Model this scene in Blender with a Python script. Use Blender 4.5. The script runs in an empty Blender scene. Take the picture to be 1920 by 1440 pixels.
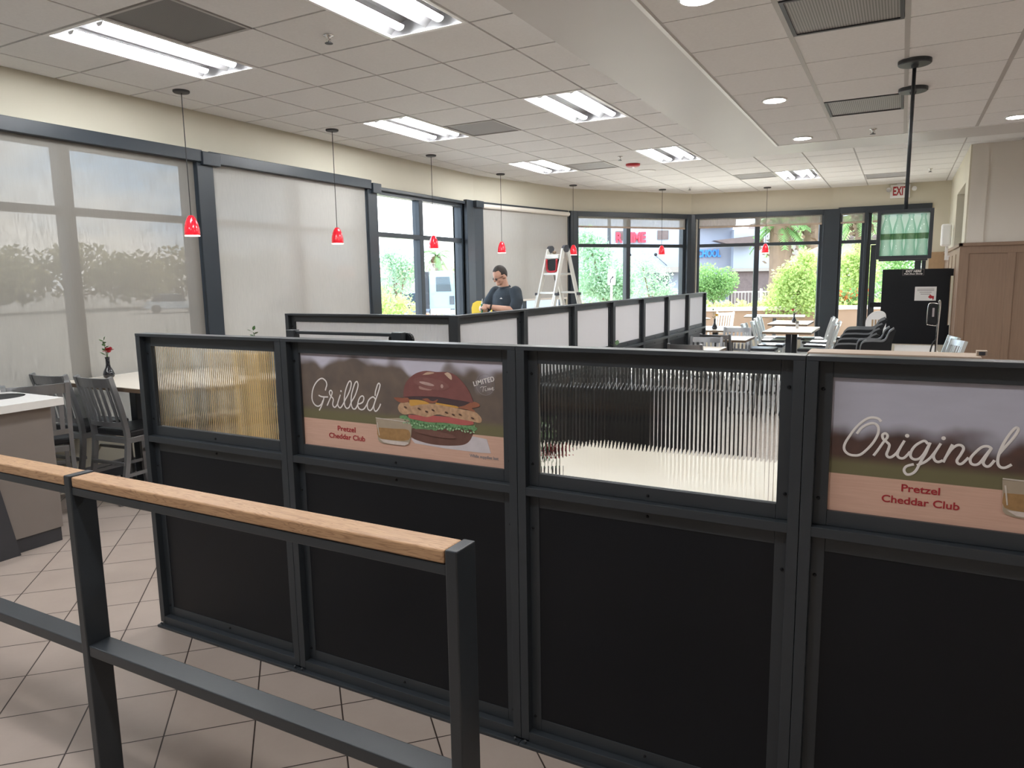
import bpy, bmesh, math, random
from mathutils import Vector, Matrix
random.seed(7)
PI = math.pi
S = bpy.context.scene
C = S.collection
# ---------------------------------------------------------------- camera
cd = bpy.data.cameras.new('camera'); cam = bpy.data.objects.new('camera', cd); C.objects.link(cam)
cd.sensor_width = 36.0; cd.lens = 25.1546; cd.clip_start = 0.05; cd.clip_end = 400
r_ = (0.8803258459, 0.4740996499, -0.0159977172); u_ = (-0.0542585315, 0.1341375131, 0.9894761944); f_ = (-0.4712562114, 0.8701934552, -0.1438086705)
cam.matrix_world = Matrix(((r_[0], u_[0], -f_[0], 0), (r_[1], u_[1], -f_[1], 0), (r_[2], u_[2], -f_[2], 1.6), (0, 0, 0, 1)))
S.camera = cam
# ---------------------------------------------------------------- exposure, world, sun
vs = S.view_settings; vs.view_transform = 'Standard'; vs.look = 'None'; vs.gamma = 1; vs.use_curve_mapping = False; vs.exposure = 1.3
S.cycles.use_denoising = True; S.cycles.max_bounces = 14; S.cycles.transparent_max_bounces = 24; S.cycles.transmission_bounces = 14
S.cycles.diffuse_bounces = 5; S.cycles.sample_clamp_indirect = 6.0; S.cycles.caustics_reflective = False; S.cycles.caustics_refractive = False
W = bpy.data.worlds.new('sky'); S.world = W; W.use_nodes = True
wn = W.node_tree.nodes; wl = W.node_tree.links; wn.clear()
o_ = wn.new('ShaderNodeOutputWorld'); b_ = wn.new('ShaderNodeBackground'); tc = wn.new('ShaderNodeTexCoord')
nz = wn.new('ShaderNodeTexNoise'); nz.inputs['Scale'].default_value = 3.2; nz.inputs['Detail'].default_value = 6; nz.inputs['Roughness'].default_value = 0.55
mp = wn.new('ShaderNodeMapping'); mp.inputs['Scale'].default_value = (1, 1, 3.2)
cr = wn.new('ShaderNodeValToRGB'); e = cr.color_ramp.elements
e[0].position = 0.38; e[0].color = (0.50, 0.72, 1.0, 1); e[1].position = 0.62; e[1].color = (1.0, 1.0, 1.0, 1)
wl.new(tc.outputs['Generated'], mp.inputs['Vector']); wl.new(mp.outputs[0], nz.inputs['Vector']); wl.new(nz.outputs['Fac'], cr.inputs[0])
wl.new(cr.outputs[0], b_.inputs[0]); b_.inputs[1].default_value = 2.6; wl.new(b_.outputs[0], o_.inputs[0])
sd = bpy.data.lights.new('sun', 'SUN'); sd.energy = 8; sd.angle = 0.02; sd.color = (1.0, 0.95, 0.86)
sun = bpy.data.objects.new('sun', sd); C.objects.link(sun)
sun.rotation_euler = Vector((0.25, -1.0, -.82)).to_track_quat('-Z', 'Y').to_euler()
# ---------------------------------------------------------------- mesh helpers
def BM(): return bmesh.new()
def fin(me, smooth):
    if smooth:
        for p in me.polygons: p.use_smooth = True
def obj(name, bm, mat, parent=None, loc=(0, 0, 0), rot=(0, 0, 0), smooth=False, autos=None):
    bmesh.ops.recalc_face_normals(bm, faces=bm.faces)
    me = bpy.data.meshes.new(name); bm.to_mesh(me); bm.free()
    for m in (mat if isinstance(mat, (list, tuple)) else [mat]): me.materials.append(m)
    fin(me, smooth)
    o = bpy.data.objects.new(name, me); C.objects.link(o); o.location = loc; o.rotation_euler = rot
    if autos:
        md = o.modifiers.new('s', 'EDGE_SPLIT'); md.split_angle = math.radians(autos)
        fin(me, True)
    if parent: o.parent = parent
    return o
def tag(o, label=None, cat=None, group=None, kind=None):
    if label: o['label'] = label
    if cat: o['category'] = cat
    if group: o['group'] = group
    if kind: o['kind'] = kind
    return o
def thing(name, label, cat, loc=(0, 0, 0), rz=0, group=None, scale=None):
    o = bpy.data.objects.new(name, None); C.objects.link(o); o.location = loc; o.rotation_euler = (0, 0, rz)
    o.empty_display_size = 0.1
    if scale: o.scale = scale
    return tag(o, label, cat, group)
def struct(name, bm, mat, parent=None, **k):
    o = obj(name, bm, mat, parent, **k)
    if not parent: o['kind'] = 'structure'
    return o
def copy_tree(o, parent=None):
    c = o.copy(); C.objects.link(c)
    if parent: c.parent = parent
    for ch in list(o.children): copy_tree(ch, c)
    return c
def dup(o, label, loc, rz=0, group=None, scale=None):
    c = copy_tree(o); c.location = loc; c.rotation_euler = (0, 0, rz); c['label'] = label
    if group: c['group'] = group
    if scale: c.scale = scale
    return c
def box(bm, x0, x1, y0, y1, z0, z1, bev=0, mi=0):
    vs_ = [bm.verts.new(p) for p in ((x0, y0, z0), (x1, y0, z0), (x1, y1, z0), (x0, y1, z0), (x0, y0, z1), (x1, y0, z1), (x1, y1, z1), (x0, y1, z1))]
    fs = [bm.faces.new([vs_[i] for i in f]) for f in ((3, 2, 1, 0), (4, 5, 6, 7), (0, 1, 5, 4), (1, 2, 6, 5), (2, 3, 7, 6), (3, 0, 4, 7))]
    for f in fs: f.material_index = mi
    if bev: bmesh.ops.bevel(bm, geom=list({e_ for f in fs for e_ in f.edges}), offset=bev, segments=2, affect='EDGES', profile=0.5)
    return bm
def bar(bm, a, b, w, d, up=(0, 0, 1), bev=0, mi=0):
    """rectangular bar from a to b; w across, d along the 'up' hint"""
    a = Vector(a); b = Vector(b); t = (b - a).normalized(); up = Vector(up)
    s = t.cross(up)
    if s.length < 1e-4: s = t.cross(Vector((0, 1, 0)))
    s.normalize(); n = s.cross(t).normalized()
    q = [(-w / 2, -d / 2), (w / 2, -d / 2), (w / 2, d / 2), (-w / 2, d / 2)]
    v0 = [bm.verts.new(a + s * i + n * j) for i, j in q]; v1 = [bm.verts.new(b + s * i + n * j) for i, j in q]
    fs = [bm.faces.new(v0[::-1]), bm.faces.new(v1)] + [bm.faces.new((v0[i], v0[(i + 1) % 4], v1[(i + 1) % 4], v1[i])) for i in range(4)]
    for f in fs: f.material_index = mi
    if bev: bmesh.ops.bevel(bm, geom=list({e_ for f in fs for e_ in f.edges}), offset=bev, segments=2, affect='EDGES', profile=0.5)
    return bm
def sweep(bm, pts, w, d, up, mi=0):
    """rectangular section swept along a polyline, one continuous strip"""
    pts = [Vector(p) for p in pts]; up = Vector(up); rings = []
    for i, p in enumerate(pts):
        t = (pts[min(i + 1, len(pts) - 1)] - pts[max(i - 1, 0)]).normalized()
        s = t.cross(up).normalized(); n = s.cross(t).normalized()
        rings.append([bm.verts.new(p + s * i2 + n * j) for i2, j in ((-w / 2, -d / 2), (w / 2, -d / 2), (w / 2, d / 2), (-w / 2, d / 2))])
    fs = [bm.faces.new(rings[0][::-1]), bm.faces.new(rings[-1])]
    for a, b in zip(rings, rings[1:]): fs += [bm.faces.new((a[i], a[(i + 1) % 4], b[(i + 1) % 4], b[i])) for i in range(4)]
    for f in fs: f.material_index = mi
    return bm
def tube(bm, pts, r, seg=10, mi=0, caps=True):
    pts = [Vector(p) for p in pts]; rad = r if isinstance(r, (list, tuple)) else [r] * len(pts); rings = []
    ref = None
    for i, p in enumerate(pts):
        t = (pts[min(i + 1, len(pts) - 1)] - pts[max(i - 1, 0)]).normalized()
        if ref is None: ref = t.cross(Vector((0, 0, 1))) if abs(t.z) < .9 else t.cross(Vector((0, 1, 0)))
        n = (ref - t * ref.dot(t)).normalized(); ref = n; b = t.cross(n)
        rings.append([bm.verts.new(p + (n * math.cos(2 * PI * k / seg) + b * math.sin(2 * PI * k / seg)) * rad[i]) for k in range(seg)])
    fs = []
    if caps: fs = [bm.faces.new(rings[0][::-1]), bm.faces.new(rings[-1])]
    for a, b in zip(rings, rings[1:]): fs += [bm.faces.new((a[i], a[(i + 1) % seg], b[(i + 1) % seg], b[i])) for i in range(seg)]
    for f in fs: f.material_index = mi
    return bm
def lathe(bm, prof, seg=24, loc=(0, 0, 0), mi=0, closed=False):
    rings = []; L = Vector(loc)
    for r, z in prof: rings.append([bm.verts.new(L + Vector((r * math.cos(2 * PI * k / seg), r * math.sin(2 * PI * k / seg), z))) for k in range(seg)])
    if closed: rings.append(rings[0])
    for a, b in zip(rings, rings[1:]):
        for i in range(seg):
            f = bm.faces.new((a[i], a[(i + 1) % seg], b[(i + 1) % seg], b[i])); f.material_index = mi
    if not closed:
        for rg in (rings[0][::-1], rings[-1]):
            f = bm.faces.new(rg); f.material_index = mi
    return bm
def prism(bm, poly, axis, a, b, mi=0):
    """polygon (2-D) pushed along axis 'x','y' or 'z' from a to b"""
    def P(p, t): return {'x': (t, p[0], p[1]), 'y': (p[0], t, p[1]), 'z': (p[0], p[1], t)}[axis]
    v0 = [bm.verts.new(P(p, a)) for p in poly]; v1 = [bm.verts.new(P(p, b)) for p in poly]; n = len(poly)
    fs = [bm.faces.new(v0[::-1]), bm.faces.new(v1)] + [bm.faces.new((v0[i], v0[(i + 1) % n], v1[(i + 1) % n], v1[i])) for i in range(n)]
    for f in fs: f.material_index = mi
    return bm
def ball(bm, c, r, sub=2, sc=(1, 1, 1), mi=0):
    m = Matrix.Translation(c) @ Matrix.Diagonal((sc[0], sc[1], sc[2], 1))
    g = bmesh.ops.create_icosphere(bm, subdivisions=sub, radius=r, matrix=m)
    for v in g['verts']:
        for f in v.link_faces: f.material_index = mi
    return bm
def crom(pts, n=6):
    pts = [Vector(p) for p in pts]; out = []
    for i in range(len(pts) - 1):
        p0 = pts[max(i - 1, 0)]; p1 = pts[i]; p2 = pts[i + 1]; p3 = pts[min(i + 2, len(pts) - 1)]
        for k in range(n):
            t = k / n
            out.append(0.5 * ((2 * p1) + (p2 - p0) * t + (2 * p0 - 5 * p1 + 4 * p2 - p3) * t * t + (3 * p1 - p0 - 3 * p2 + p3) * t ** 3))
    return out + [pts[-1]]
# ---------------------------------------------------------------- materials
def nm(name):
    m = bpy.data.materials.new(name); m.use_nodes = True; n = m.node_tree.nodes; n.clear()
    return m, n, m.node_tree.links, n.new('ShaderNodeOutputMaterial')
def mixrgb(n, l, fac, a, b, mode='MIX'):
    x = n.new('ShaderNodeMix'); x.data_type = 'RGBA'; x.blend_type = mode
    for sock, v in ((x.inputs[0], fac), (x.inputs[6], a), (x.inputs[7], b)):
        if hasattr(v, 'default_value') or hasattr(v, 'links'): l.new(v, sock)
        else: sock.default_value = v if not isinstance(v, tuple) else (*v[:3], 1)
    return x.outputs[2]
def mth(n, l, op, a, b=0.0):
    x = n.new('ShaderNodeMath'); x.operation = op
    for i, v in enumerate((a, b)):
        if isinstance(v, (int, float)): x.inputs[i].default_value = v
        else: l.new(v, x.inputs[i])
    return x.outputs[0]
def noise(n, l, vec, scale, detail=3, rough=.5):
    t = n.new('ShaderNodeTexNoise'); t.inputs['Scale'].default_value = scale; t.inputs['Detail'].default_value = detail; t.inputs['Roughness'].default_value = rough
    l.new(vec, t.inputs['Vector']); return t.outputs['Fac']
def mapping(n, l, scale=(1, 1, 1), rot=(0, 0, 0), src='Object'):
    t = n.new('ShaderNodeTexCoord'); mp_ = n.new('ShaderNodeMapping'); mp_.inputs['Scale'].default_value = scale; mp_.inputs['Rotation'].default_value = rot
    l.new(t.outputs[src], mp_.inputs['Vector']); return mp_.outputs[0]
def mat(name, col, rough=.5, metal=0.0, var=.12, scale=8, stretch=(1, 1, 1), bump=0.0, bscale=None, spec=.5, emit=None, coat=0):
    m, n, l, out = nm(name); p = n.new('ShaderNodeBsdfPrincipled'); l.new(p.outputs[0], out.inputs[0])
    v = mapping(n, l, stretch); f = noise(n, l, v, scale)
    d = tuple(c * (1 - var) for c in col[:3]); b = tuple(min(1, c * (1 + var)) for c in col[:3])
    l.new(mixrgb(n, l, f, d, b), p.inputs['Base Color'])
    p.inputs['Roughness'].default_value = rough; p.inputs['Metallic'].default_value = metal; p.inputs['Specular IOR Level'].default_value = spec
    p.inputs['Coat Weight'].default_value = coat
    if bump:
        bp = n.new('ShaderNodeBump'); bp.inputs['Strength'].default_value = bump; bp.inputs['Distance'].default_value = .002
        l.new(noise(n, l, v, bscale or scale * 6, 4), bp.inputs['Height']); l.new(bp.outputs[0], p.inputs['Normal'])
    if emit: p.inputs['Emission Color'].default_value = (*emit[:3], 1); p.inputs['Emission Strength'].default_value = emit[3]
    return m
M = {}
M['black_metal'] = mat('black_powder_coat', (.028, .034, .041), .40, .0, .2, 6, bump=.08, bscale=300, spec=.55)
M['black_sheet'] = mat('black_sheet', (.0055, .007, .010), .40, 0, .25, 3, bump=.04, bscale=200, spec=.3)
M['slate'] = mat('slate_frame_paint', (.027, .036, .046), .35, 0, .12, 5, spec=.5)
M['steel'] = mat('brushed_steel', (.62, .62, .60), .32, .9, .1, 12, (1, 1, 20))
M['chair_grey'] = mat('grey_chair_metal', (.27, .275, .285), .34, .6, .08, 12, (1, 1, .2))
M['chair_silver'] = mat('silver_chair_metal', (.62, .66, .67), .30, .55, .08, 12, (1, 1, .2))
M['cushion'] = mat('black_vinyl', (.02, .021, .025), .42, 0, .2, 20, bump=.15, bscale=180)
M['wall'] = mat('cream_wall_paint', (.62, .585, .48), .75, 0, .035, 2.5, bump=.05, bscale=140)
M['wall_grey'] = mat('pale_grey_wall_paint', (.74, .70, .635), .75, 0, .035, 2.5, bump=.05, bscale=140)
M['soffit'] = mat('soffit_paint', (.56, .55, .54), .42, 0, .04, 1.5, bump=.03, bscale=80)
M['tile'] = mat('ceiling_tile', (.77, .775, .775), .85, 0, .06, 60, bump=.3, bscale=260)
M['grid'] = mat('ceiling_grid', (.44, .43, .42), .5, 0, .05, 6)
M['white'] = mat('white_enamel', (.80, .80, .79), .35, 0, .03, 5)
M['reflector'] = mat('grey_reflector', (.34, .34, .345), .4, 0, .03, 5)
M['white_top'] = mat('white_solid_surface', (.82, .81, .79), .25, 0, .03, 30)
M['table_top'] = mat('pale_laminate', (.74, .67, .57), .28, 0, .06, 25, (1, 8, 1))
M['edge'] = mat('dark_edge_band', (.16, .11, .07), .5, 0, .15, 12)
M['laminate'] = mat('taupe_laminate', (.23, .20, .185), .5, 0, .06, 6)
M['dark_base'] = mat('dark_toe_kick', (.04, .042, .05), .5, 0, .1, 6)
M['orange_wood'] = mat('honey_wood', (.95, .60, .26), .4, 0, .25, 6, (12, 12, 1))
M['brown_wood'] = mat('brown_oak_panel', (.27, .178, .122), .5, 0, .16, 4, (14, 14, .8), bump=.06, bscale=40)
M['tan_wood'] = mat('tan_oak_panel', (.42, .29, .17), .5, 0, .16, 4, (14, 14, .8))
M['cap_tan'] = mat('tan_ledge', (.42, .33, .26), .5, 0, .1, 5, (2, 8, 8))
M['rubber'] = mat('black_rubber', (.015, .015, .016), .7, 0, .2, 20)
M['vase'] = mat('black_glazed_ceramic', (.012, .013, .018), .08, 0, .1, 5, coat=.5)
M['leaf'] = mat('leaf_green', (.05, .12, .03), .5, 0, .35, 14)
M['flower_red'] = mat('red_petal', (.34, .010, .02), .55, 0, .3, 40)
M['flower_yellow'] = mat('yellow_petal', (.75, .50, .06), .55, 0, .3, 40)
M['red_metal'] = mat('red_enamel', (.42, .02, .03), .35, 0, .1, 8)
M['chrome'] = mat('chrome', (.75, .75, .75), .12, 1, .05, 6)
M['black_plastic'] = mat('black_plastic', (.008, .009, .011), .5, 0, .2, 9, spec=.3)
M['rim_plastic'] = mat('black_rim_highlight', (.16, .17, .18), .18, 0, .1, 9)  # not wear: lighter tone paints window highlights onto black plastic edges
M['white_print'] = mat('white_ink', (.80, .76, .74), .6, 0, .03, 9)
M['red_print'] = mat('dark_red_ink', (.36, .02, .03), .6, 0, .06, 9)
M['grey_print'] = mat('grey_ink', (.30, .27, .28), .6, 0, .06, 9)
M['yellow'] = mat('yellow_plastic', (.85, .62, .06), .4, 0, .06, 6)
M['alu'] = mat('aluminium', (.74, .73, .68), .38, .35, .08, 9, (1, 1, .2))
def emis(name, col, st):
    m, n, l, out = nm(name); e_ = n.new('ShaderNodeEmission'); v = mapping(n, l); f = noise(n, l, v, 4)
    l.new(mixrgb(n, l, f, tuple(c * .96 for c in col), col), e_.inputs[0]); e_.inputs[1].default_value = st; l.new(e_.outputs[0], out.inputs[0]); return m
M['tube'] = emis('fluorescent_tube', (.97, .985, 1), 30)
M['down'] = emis('downlight_lens', (1, .98, .95), 150)
def pane_mat(name, tint=(.95, .97, .97), gl=.07):
    m, n, l, out = nm(name); t = n.new('ShaderNodeBsdfTransparent'); g = n.new('ShaderNodeBsdfGlossy'); mx = n.new('ShaderNodeMixShader')
    v = mapping(n, l); l.new(mixrgb(n, l, noise(n, l, v, 3), tint, (.97, .98, .98)), t.inputs[0]); g.inputs['Roughness'].default_value = .02
    lw = n.new('ShaderNodeLayerWeight'); lw.inputs[0].default_value = .12
    l.new(mth(n, l, 'MULTIPLY', lw.outputs['Fresnel'], .8), mx.inputs[0])
    l.new(t.outputs[0], mx.inputs[1]); l.new(g.outputs[0], mx.inputs[2]); l.new(mx.outputs[0], out.inputs[0]); return m
M['pane'] = pane_mat('window_glass')
def shade_mat(name, col, openness, trans=.42):
    m, n, l, out = nm(name); t = n.new('ShaderNodeBsdfTransparent'); d = n.new('ShaderNodeBsdfDiffuse'); tl = n.new('ShaderNodeBsdfTranslucent'); a = n.new('ShaderNodeMixShader'); b = n.new('ShaderNodeMixShader')
    v = mapping(n, l, (130, 130, 11)); f = noise(n, l, v, 1, 3, .65); v2 = mapping(n, l, (40, 40, 200)); f2 = noise(n, l, v2, 1, 2)
    c = mixrgb(n, l, f, tuple(x * .8 for x in col), col); l.new(c, d.inputs[0]); l.new(c, tl.inputs[0]); a.inputs[0].default_value = trans
    l.new(d.outputs[0], a.inputs[1]); l.new(tl.outputs[0], a.inputs[2])
    w = mth(n, l, 'MULTIPLY', mth(n, l, 'MAXIMUM', mth(n, l, 'ADD', mth(n, l, 'MULTIPLY', mth(n, l, 'SUBTRACT', f, .09), 2.1), mth(n, l, 'MULTIPLY', f2, .3)), .05), openness)
    t.inputs[0].default_value = (1, .95, .88, 1); l.new(w, b.inputs[0]); l.new(a.outputs[0], b.inputs[1]); l.new(t.outputs[0], b.inputs[2]); l.new(b.outputs[0], out.inputs[0]); return m
M['shade'] = shade_mat('shade_weave', (.27, .255, .23), .055, .06)
M['shade_dense'] = shade_mat('shade_dense_weave', (.47, .455, .42), .011, .06)
M['shade_open'] = shade_mat('shade_open_weave', (.45, .43, .39), .36, .12)
def glass_mat(name, col, rough, milk=0.0):
    m, n, l, out = nm(name); g = n.new('ShaderNodeBsdfGlass'); v = mapping(n, l); l.new(mixrgb(n, l, noise(n, l, v, 5), tuple(c * .97 for c in col), col), g.inputs['Color'])
    g.inputs['Roughness'].default_value = rough; g.inputs['IOR'].default_value = 1.46
    if milk:
        t = n.new('ShaderNodeBsdfTranslucent'); d = n.new('ShaderNodeBsdfDiffuse'); a = n.new('ShaderNodeMixShader'); b = n.new('ShaderNodeMixShader')
        for q in (t, d): q.inputs['Color'].default_value = (.88, .88, .9, 1)
        a.inputs[0].default_value = .6; l.new(d.outputs[0], a.inputs[1]); l.new(t.outputs[0], a.inputs[2]); b.inputs[0].default_value = milk
        l.new(g.outputs[0], b.inputs[1]); l.new(a.outputs[0], b.inputs[2]); l.new(b.outputs[0], out.inputs[0])
    else: l.new(g.outputs[0], out.inputs[0])
    return m
M['flute'] = glass_mat('fluted_glass', (.96, .98, .98), .03)
M['flute_soft'] = glass_mat('soft_fluted_glass', (.99, .99, .98), .05)
M['flute_milk'] = glass_mat('fluted_frosted_glass', (.97, .98, .98), .2, .82)
def bottle_mat(name, face, edge, milk):
    m, n, l, out = nm(name); t = n.new('ShaderNodeBsdfTransparent'); g = n.new('ShaderNodeBsdfGlossy'); d = n.new('ShaderNodeBsdfTranslucent'); a = n.new('ShaderNodeMixShader'); b = n.new('ShaderNodeMixShader'); lw = n.new('ShaderNodeLayerWeight'); lw.inputs[0].default_value = .55
    c = mixrgb(n, l, lw.outputs['Facing'], face, edge); c = mixrgb(n, l, mth(n, l, 'MULTIPLY', noise(n, l, mapping(n, l), 45, 3), .25), c, edge); l.new(c, t.inputs[0]); d.inputs[0].default_value = (.78, .93, .85, 1); g.inputs['Roughness'].default_value = .08
    a.inputs[0].default_value = milk; l.new(t.outputs[0], a.inputs[1]); l.new(d.outputs[0], a.inputs[2]); b.inputs[0].default_value = .08; l.new(a.outputs[0], b.inputs[1]); l.new(g.outputs[0], b.inputs[2]); l.new(b.outputs[0], out.inputs[0]); return m
M['green_glass'] = bottle_mat('green_bottle_glass', (.98, 1, .99), (.55, .82, .70), .05)
M['green_sheet'] = bottle_mat('frosted_green_sheet', (.97, 1, .985), (.8, .95, .88), .7)
M['band_print'] = bottle_mat('olive_band', (.45, .52, .36), (.3, .4, .25), .1)
def floor_mat():
    m, n, l, out = nm('diagonal_floor_tile'); p = n.new('ShaderNodeBsdfPrincipled'); l.new(p.outputs[0], out.inputs[0])
    t = n.new('ShaderNodeTexCoord'); sp = n.new('ShaderNodeSeparateXYZ'); l.new(t.outputs['Object'], sp.inputs[0])
    P = .3115; q = 1 / (P * math.sqrt(2))
    u = mth(n, l, 'MULTIPLY', mth(n, l, 'ADD', sp.outputs[0], sp.outputs[1]), q); w = mth(n, l, 'MULTIPLY', mth(n, l, 'SUBTRACT', sp.outputs[1], sp.outputs[0]), q)
    u = mth(n, l, 'ADD', u, 20 + .5445 / P); w = mth(n, l, 'ADD', w, 20 - 2.626 / P)
    def edge(a): 
        f = mth(n, l, 'FRACT', a); return mth(n, l, 'MINIMUM', f, mth(n, l, 'SUBTRACT', 1.0, f))
    g = mth(n, l, 'MINIMUM', edge(u), edge(w)); gl = mth(n, l, 'LESS_THAN', g, .0085)
    cb = n.new('ShaderNodeCombineXYZ'); l.new(mth(n, l, 'FLOOR', u), cb.inputs[0]); l.new(mth(n, l, 'FLOOR', w), cb.inputs[1])
    wnz = n.new('ShaderNodeTexWhiteNoise'); l.new(cb.outputs[0], wnz.inputs['Vector'])
    f = noise(n, l, t.outputs['Object'], 5, 6, .6); f2 = noise(n, l, t.outputs['Object'], 60, 3)
    c = mixrgb(n, l, f, (.37, .305, .265), (.48, .41, .36)); c = mixrgb(n, l, mth(n, l, 'MULTIPLY', f2, .3), c, (.38, .31, .27))
    c = mixrgb(n, l, mth(n, l, 'MULTIPLY', wnz.outputs[0], .16), c, (.36, .29, .25)); c = mixrgb(n, l, gl, c, (.035, .024, .02))
    l.new(c, p.inputs['Base Color']); p.inputs['Roughness'].default_value = .38; p.inputs['Specular IOR Level'].default_value = .45
    bp = n.new('ShaderNodeBump'); bp.inputs['Strength'].default_value = .25; bp.inputs['Distance'].default_value = .004
    l.new(mth(n, l, 'ADD', mth(n, l, 'MULTIPLY', mth(n, l, 'MINIMUM', g, .02), 30), mth(n, l, 'MULTIPLY', noise(n, l, t.outputs['Object'], 22, 4), .35)), bp.inputs['Height']); l.new(bp.outputs[0], p.inputs['Normal'])
    return m
M['floor'] = floor_mat()
def wood_mat(name, a, b, dark, rough=.45):
    m, n, l, out = nm(name); p = n.new('ShaderNodeBsdfPrincipled'); l.new(p.outputs[0], out.inputs[0])
    def ramp(x, e0, e1):
        r = n.new('ShaderNodeMapRange'); r.interpolation_type = 'SMOOTHSTEP'; l.new(x, r.inputs[0]); r.inputs[1].default_value = e0; r.inputs[2].default_value = e1; return r.outputs[0]
    v = mapping(n, l, (2.2, 26, 26)); w = n.new('ShaderNodeTexNoise'); w.inputs['Scale'].default_value = 1.4; w.inputs['Detail'].default_value = 2; w.inputs['Distortion'].default_value = 1.2; l.new(v, w.inputs['Vector'])
    rings = mth(n, l, 'FRACT', mth(n, l, 'MULTIPLY', w.outputs['Fac'], 11.0)); rings = ramp(mth(n, l, 'ABSOLUTE', mth(n, l, 'SUBTRACT', rings, .5)), .30, .5)
    pores = ramp(noise(n, l, mapping(n, l, (22, 420, 420)), 1.0, 3, .6), .50, .66); tone = noise(n, l, mapping(n, l, (3, 9, 9)), 1.0, 3)
    c = mixrgb(n, l, tone, a, b); c = mixrgb(n, l, mth(n, l, 'MULTIPLY', rings, .55), c, dark); c = mixrgb(n, l, mth(n, l, 'MULTIPLY', pores, .5), c, dark)
    l.new(c, p.inputs['Base Color']); p.inputs['Roughness'].default_value = rough
    bp = n.new('ShaderNodeBump'); bp.inputs['Strength'].default_value = .2; bp.inputs['Distance'].default_value = -.0008; l.new(pores, bp.inputs['Height']); l.new(bp.outputs[0], p.inputs['Normal'])
    return m
M['oak'] = wood_mat('oak_rail', (.44, .255, .135), (.60, .385, .225), (.235, .115, .055))
def foliage_mat(name, a, b, tr=.45):
    m, n, l, out = nm(name); d = n.new('ShaderNodeBsdfDiffuse'); t = n.new('ShaderNodeBsdfTranslucent'); x = n.new('ShaderNodeMixShader')
    c = mixrgb(n, l, noise(n, l, mapping(n, l), 3.5, 4), a, b); l.new(c, d.inputs[0]); l.new(c, t.inputs[0]); x.inputs[0].default_value = tr
    l.new(d.outputs[0], x.inputs[1]); l.new(t.outputs[0], x.inputs[2]); l.new(x.outputs[0], out.inputs[0]); return m
M['fol_lime'] = foliage_mat('lime_foliage', (.26, .37, .10), (.54, .65, .27)); M['fol_mid'] = foliage_mat('mid_foliage', (.10, .24, .08), (.34, .50, .20)); M['fol_blue'] = foliage_mat('blue_green_foliage', (.20, .36, .24), (.50, .64, .44))
M['fol_dry'] = foliage_mat('dry_foliage', (.32, .30, .18), (.50, .47, .31)); M['fol_red'] = foliage_mat('red_blossom', (.65, .07, .03), (.9, .25, .08)); M['bark'] = mat('bark', (.22, .15, .10), .8, 0, .3, 9, (1, 1, .3))
# ================================================================ THE SETTING
HC = 3.19; HR = 2.99
PA = (-5.82, -5.0); P0 = (-5.82, 9.61); P1 = (-5.25, 12.04); P2 = (-3.66, 14.18); P3 = (-1.19, 14.77); P4 = (.68, 14.88)
bm = BM(); prism(bm, [(-6.0, -5), (5.2, -5), (5.2, 11.1), (.9, 11.1), (.9, 15.0), P4, P3, P2, P1, (-5.82, 9.8), (-6.0, 9.6)], 'z', -.12, 0); struct('floor', bm, M['floor'])
bm = BM(); box(bm, -400, 400, -60, 400, -.62, -.5); struct('ground', bm, mat('asphalt', (.30, .275, .25), .9, 0, .2, 3))
bm = BM(); prism(bm, [(-6.4, 9.7), (-5.4, 12.3), (-3.8, 14.4), (-1.3, 15.0), (2.5, 15.1), (2.5, 24), (-14, 24), (-14, 9.7)], 'z', -.5, -.02); struct('path', bm, mat('patio_concrete', (.60, .56, .50), .8, 0, .1, 2))
def inpoly(x, y, poly):
    c = False; j = len(poly) - 1
    for i in range(len(poly)):
        xi, yi = poly[i]; xj, yj = poly[j]
        if (yi > y) != (yj > y) and x < (xj - xi) * (y - yi) / (yj - yi) + xi: c = not c
        j = i
    return c
ROOM = [PA, P0, P1, P2, P3, P4, (.68, 10.94), (5, 10.94), (5, -5)]
ROOMX = [(-5.82, -5), (-5.82, 9.7), (-5.5, 12.2), (-3.9, 14.5), (-1.3, 15.1), (.9, 15.2), (.9, 11), (5, 11), (5, -5)]
occ = set()                                                         # ceiling cells taken by lights and vents
GX, GY, GP = -2.455, 4.05, .61
def cell(i, j): return (GX + i * GP, GY + j * GP)                   # lower corner of ceiling cell i, j
LIGHTS = [(-4, -2), (-1, -2) , (-4, 3), (-1, 3), (-4, 8), (-1, 8), (1, 13), (-4, -7), (-1, -7)]
VENTS = [(-3, -2), (-3, 4), (-3, 9), (0, 13), (3, 15)]
for i, j in LIGHTS: occ |= {(i, j), (i, j + 1)}
occ |= set(VENTS)
bm = BM()
for i in range(-6, 13):
    for j in range(-15, 19):
        x, y = cell(i, j); cx, cy = x + GP / 2, y + GP / 2
        if not inpoly(cx, cy, ROOMX) and not inpoly(x + GP * .9, y + .1, ROOM) and not inpoly(x + GP * .9, y + GP * .9, ROOM): continue
        if cx > -1.5 and cy < 8.7: continue                          # under the lower ceiling
        x0 = max(x, -5.82); y1 = y + GP
        g = .009
        if (i, j) not in occ: box(bm, x0 + g, x + GP - g, y + g, y1 - g, HC, HC + .02, .0, 0)
        box(bm, x0 - .012, x0 + .012, y, y1, HC + .011, HC + .03, 0, 1)
        if not ((i, j - 1) in occ and (i, j) in occ and (i, j) not in VENTS and (i, j - 1) not in VENTS and (i, j - 1) in LIGHTS): box(bm, x0, x + GP, y - .012, y + .012, HC + .011, HC + .03, 0, 1)
box(bm, -6.0, 5.2, -5.2, 15.6, HC + .22, HC + .36, 0, 0)
struct('ceiling', bm, [M['tile'], M['grid']])
VR = [(0, -1), (0, 3)]; rocc = set(VR)
RX, RY, RPX, RPY = -.65, 4.72, .603, .62
bm = BM()
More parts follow.
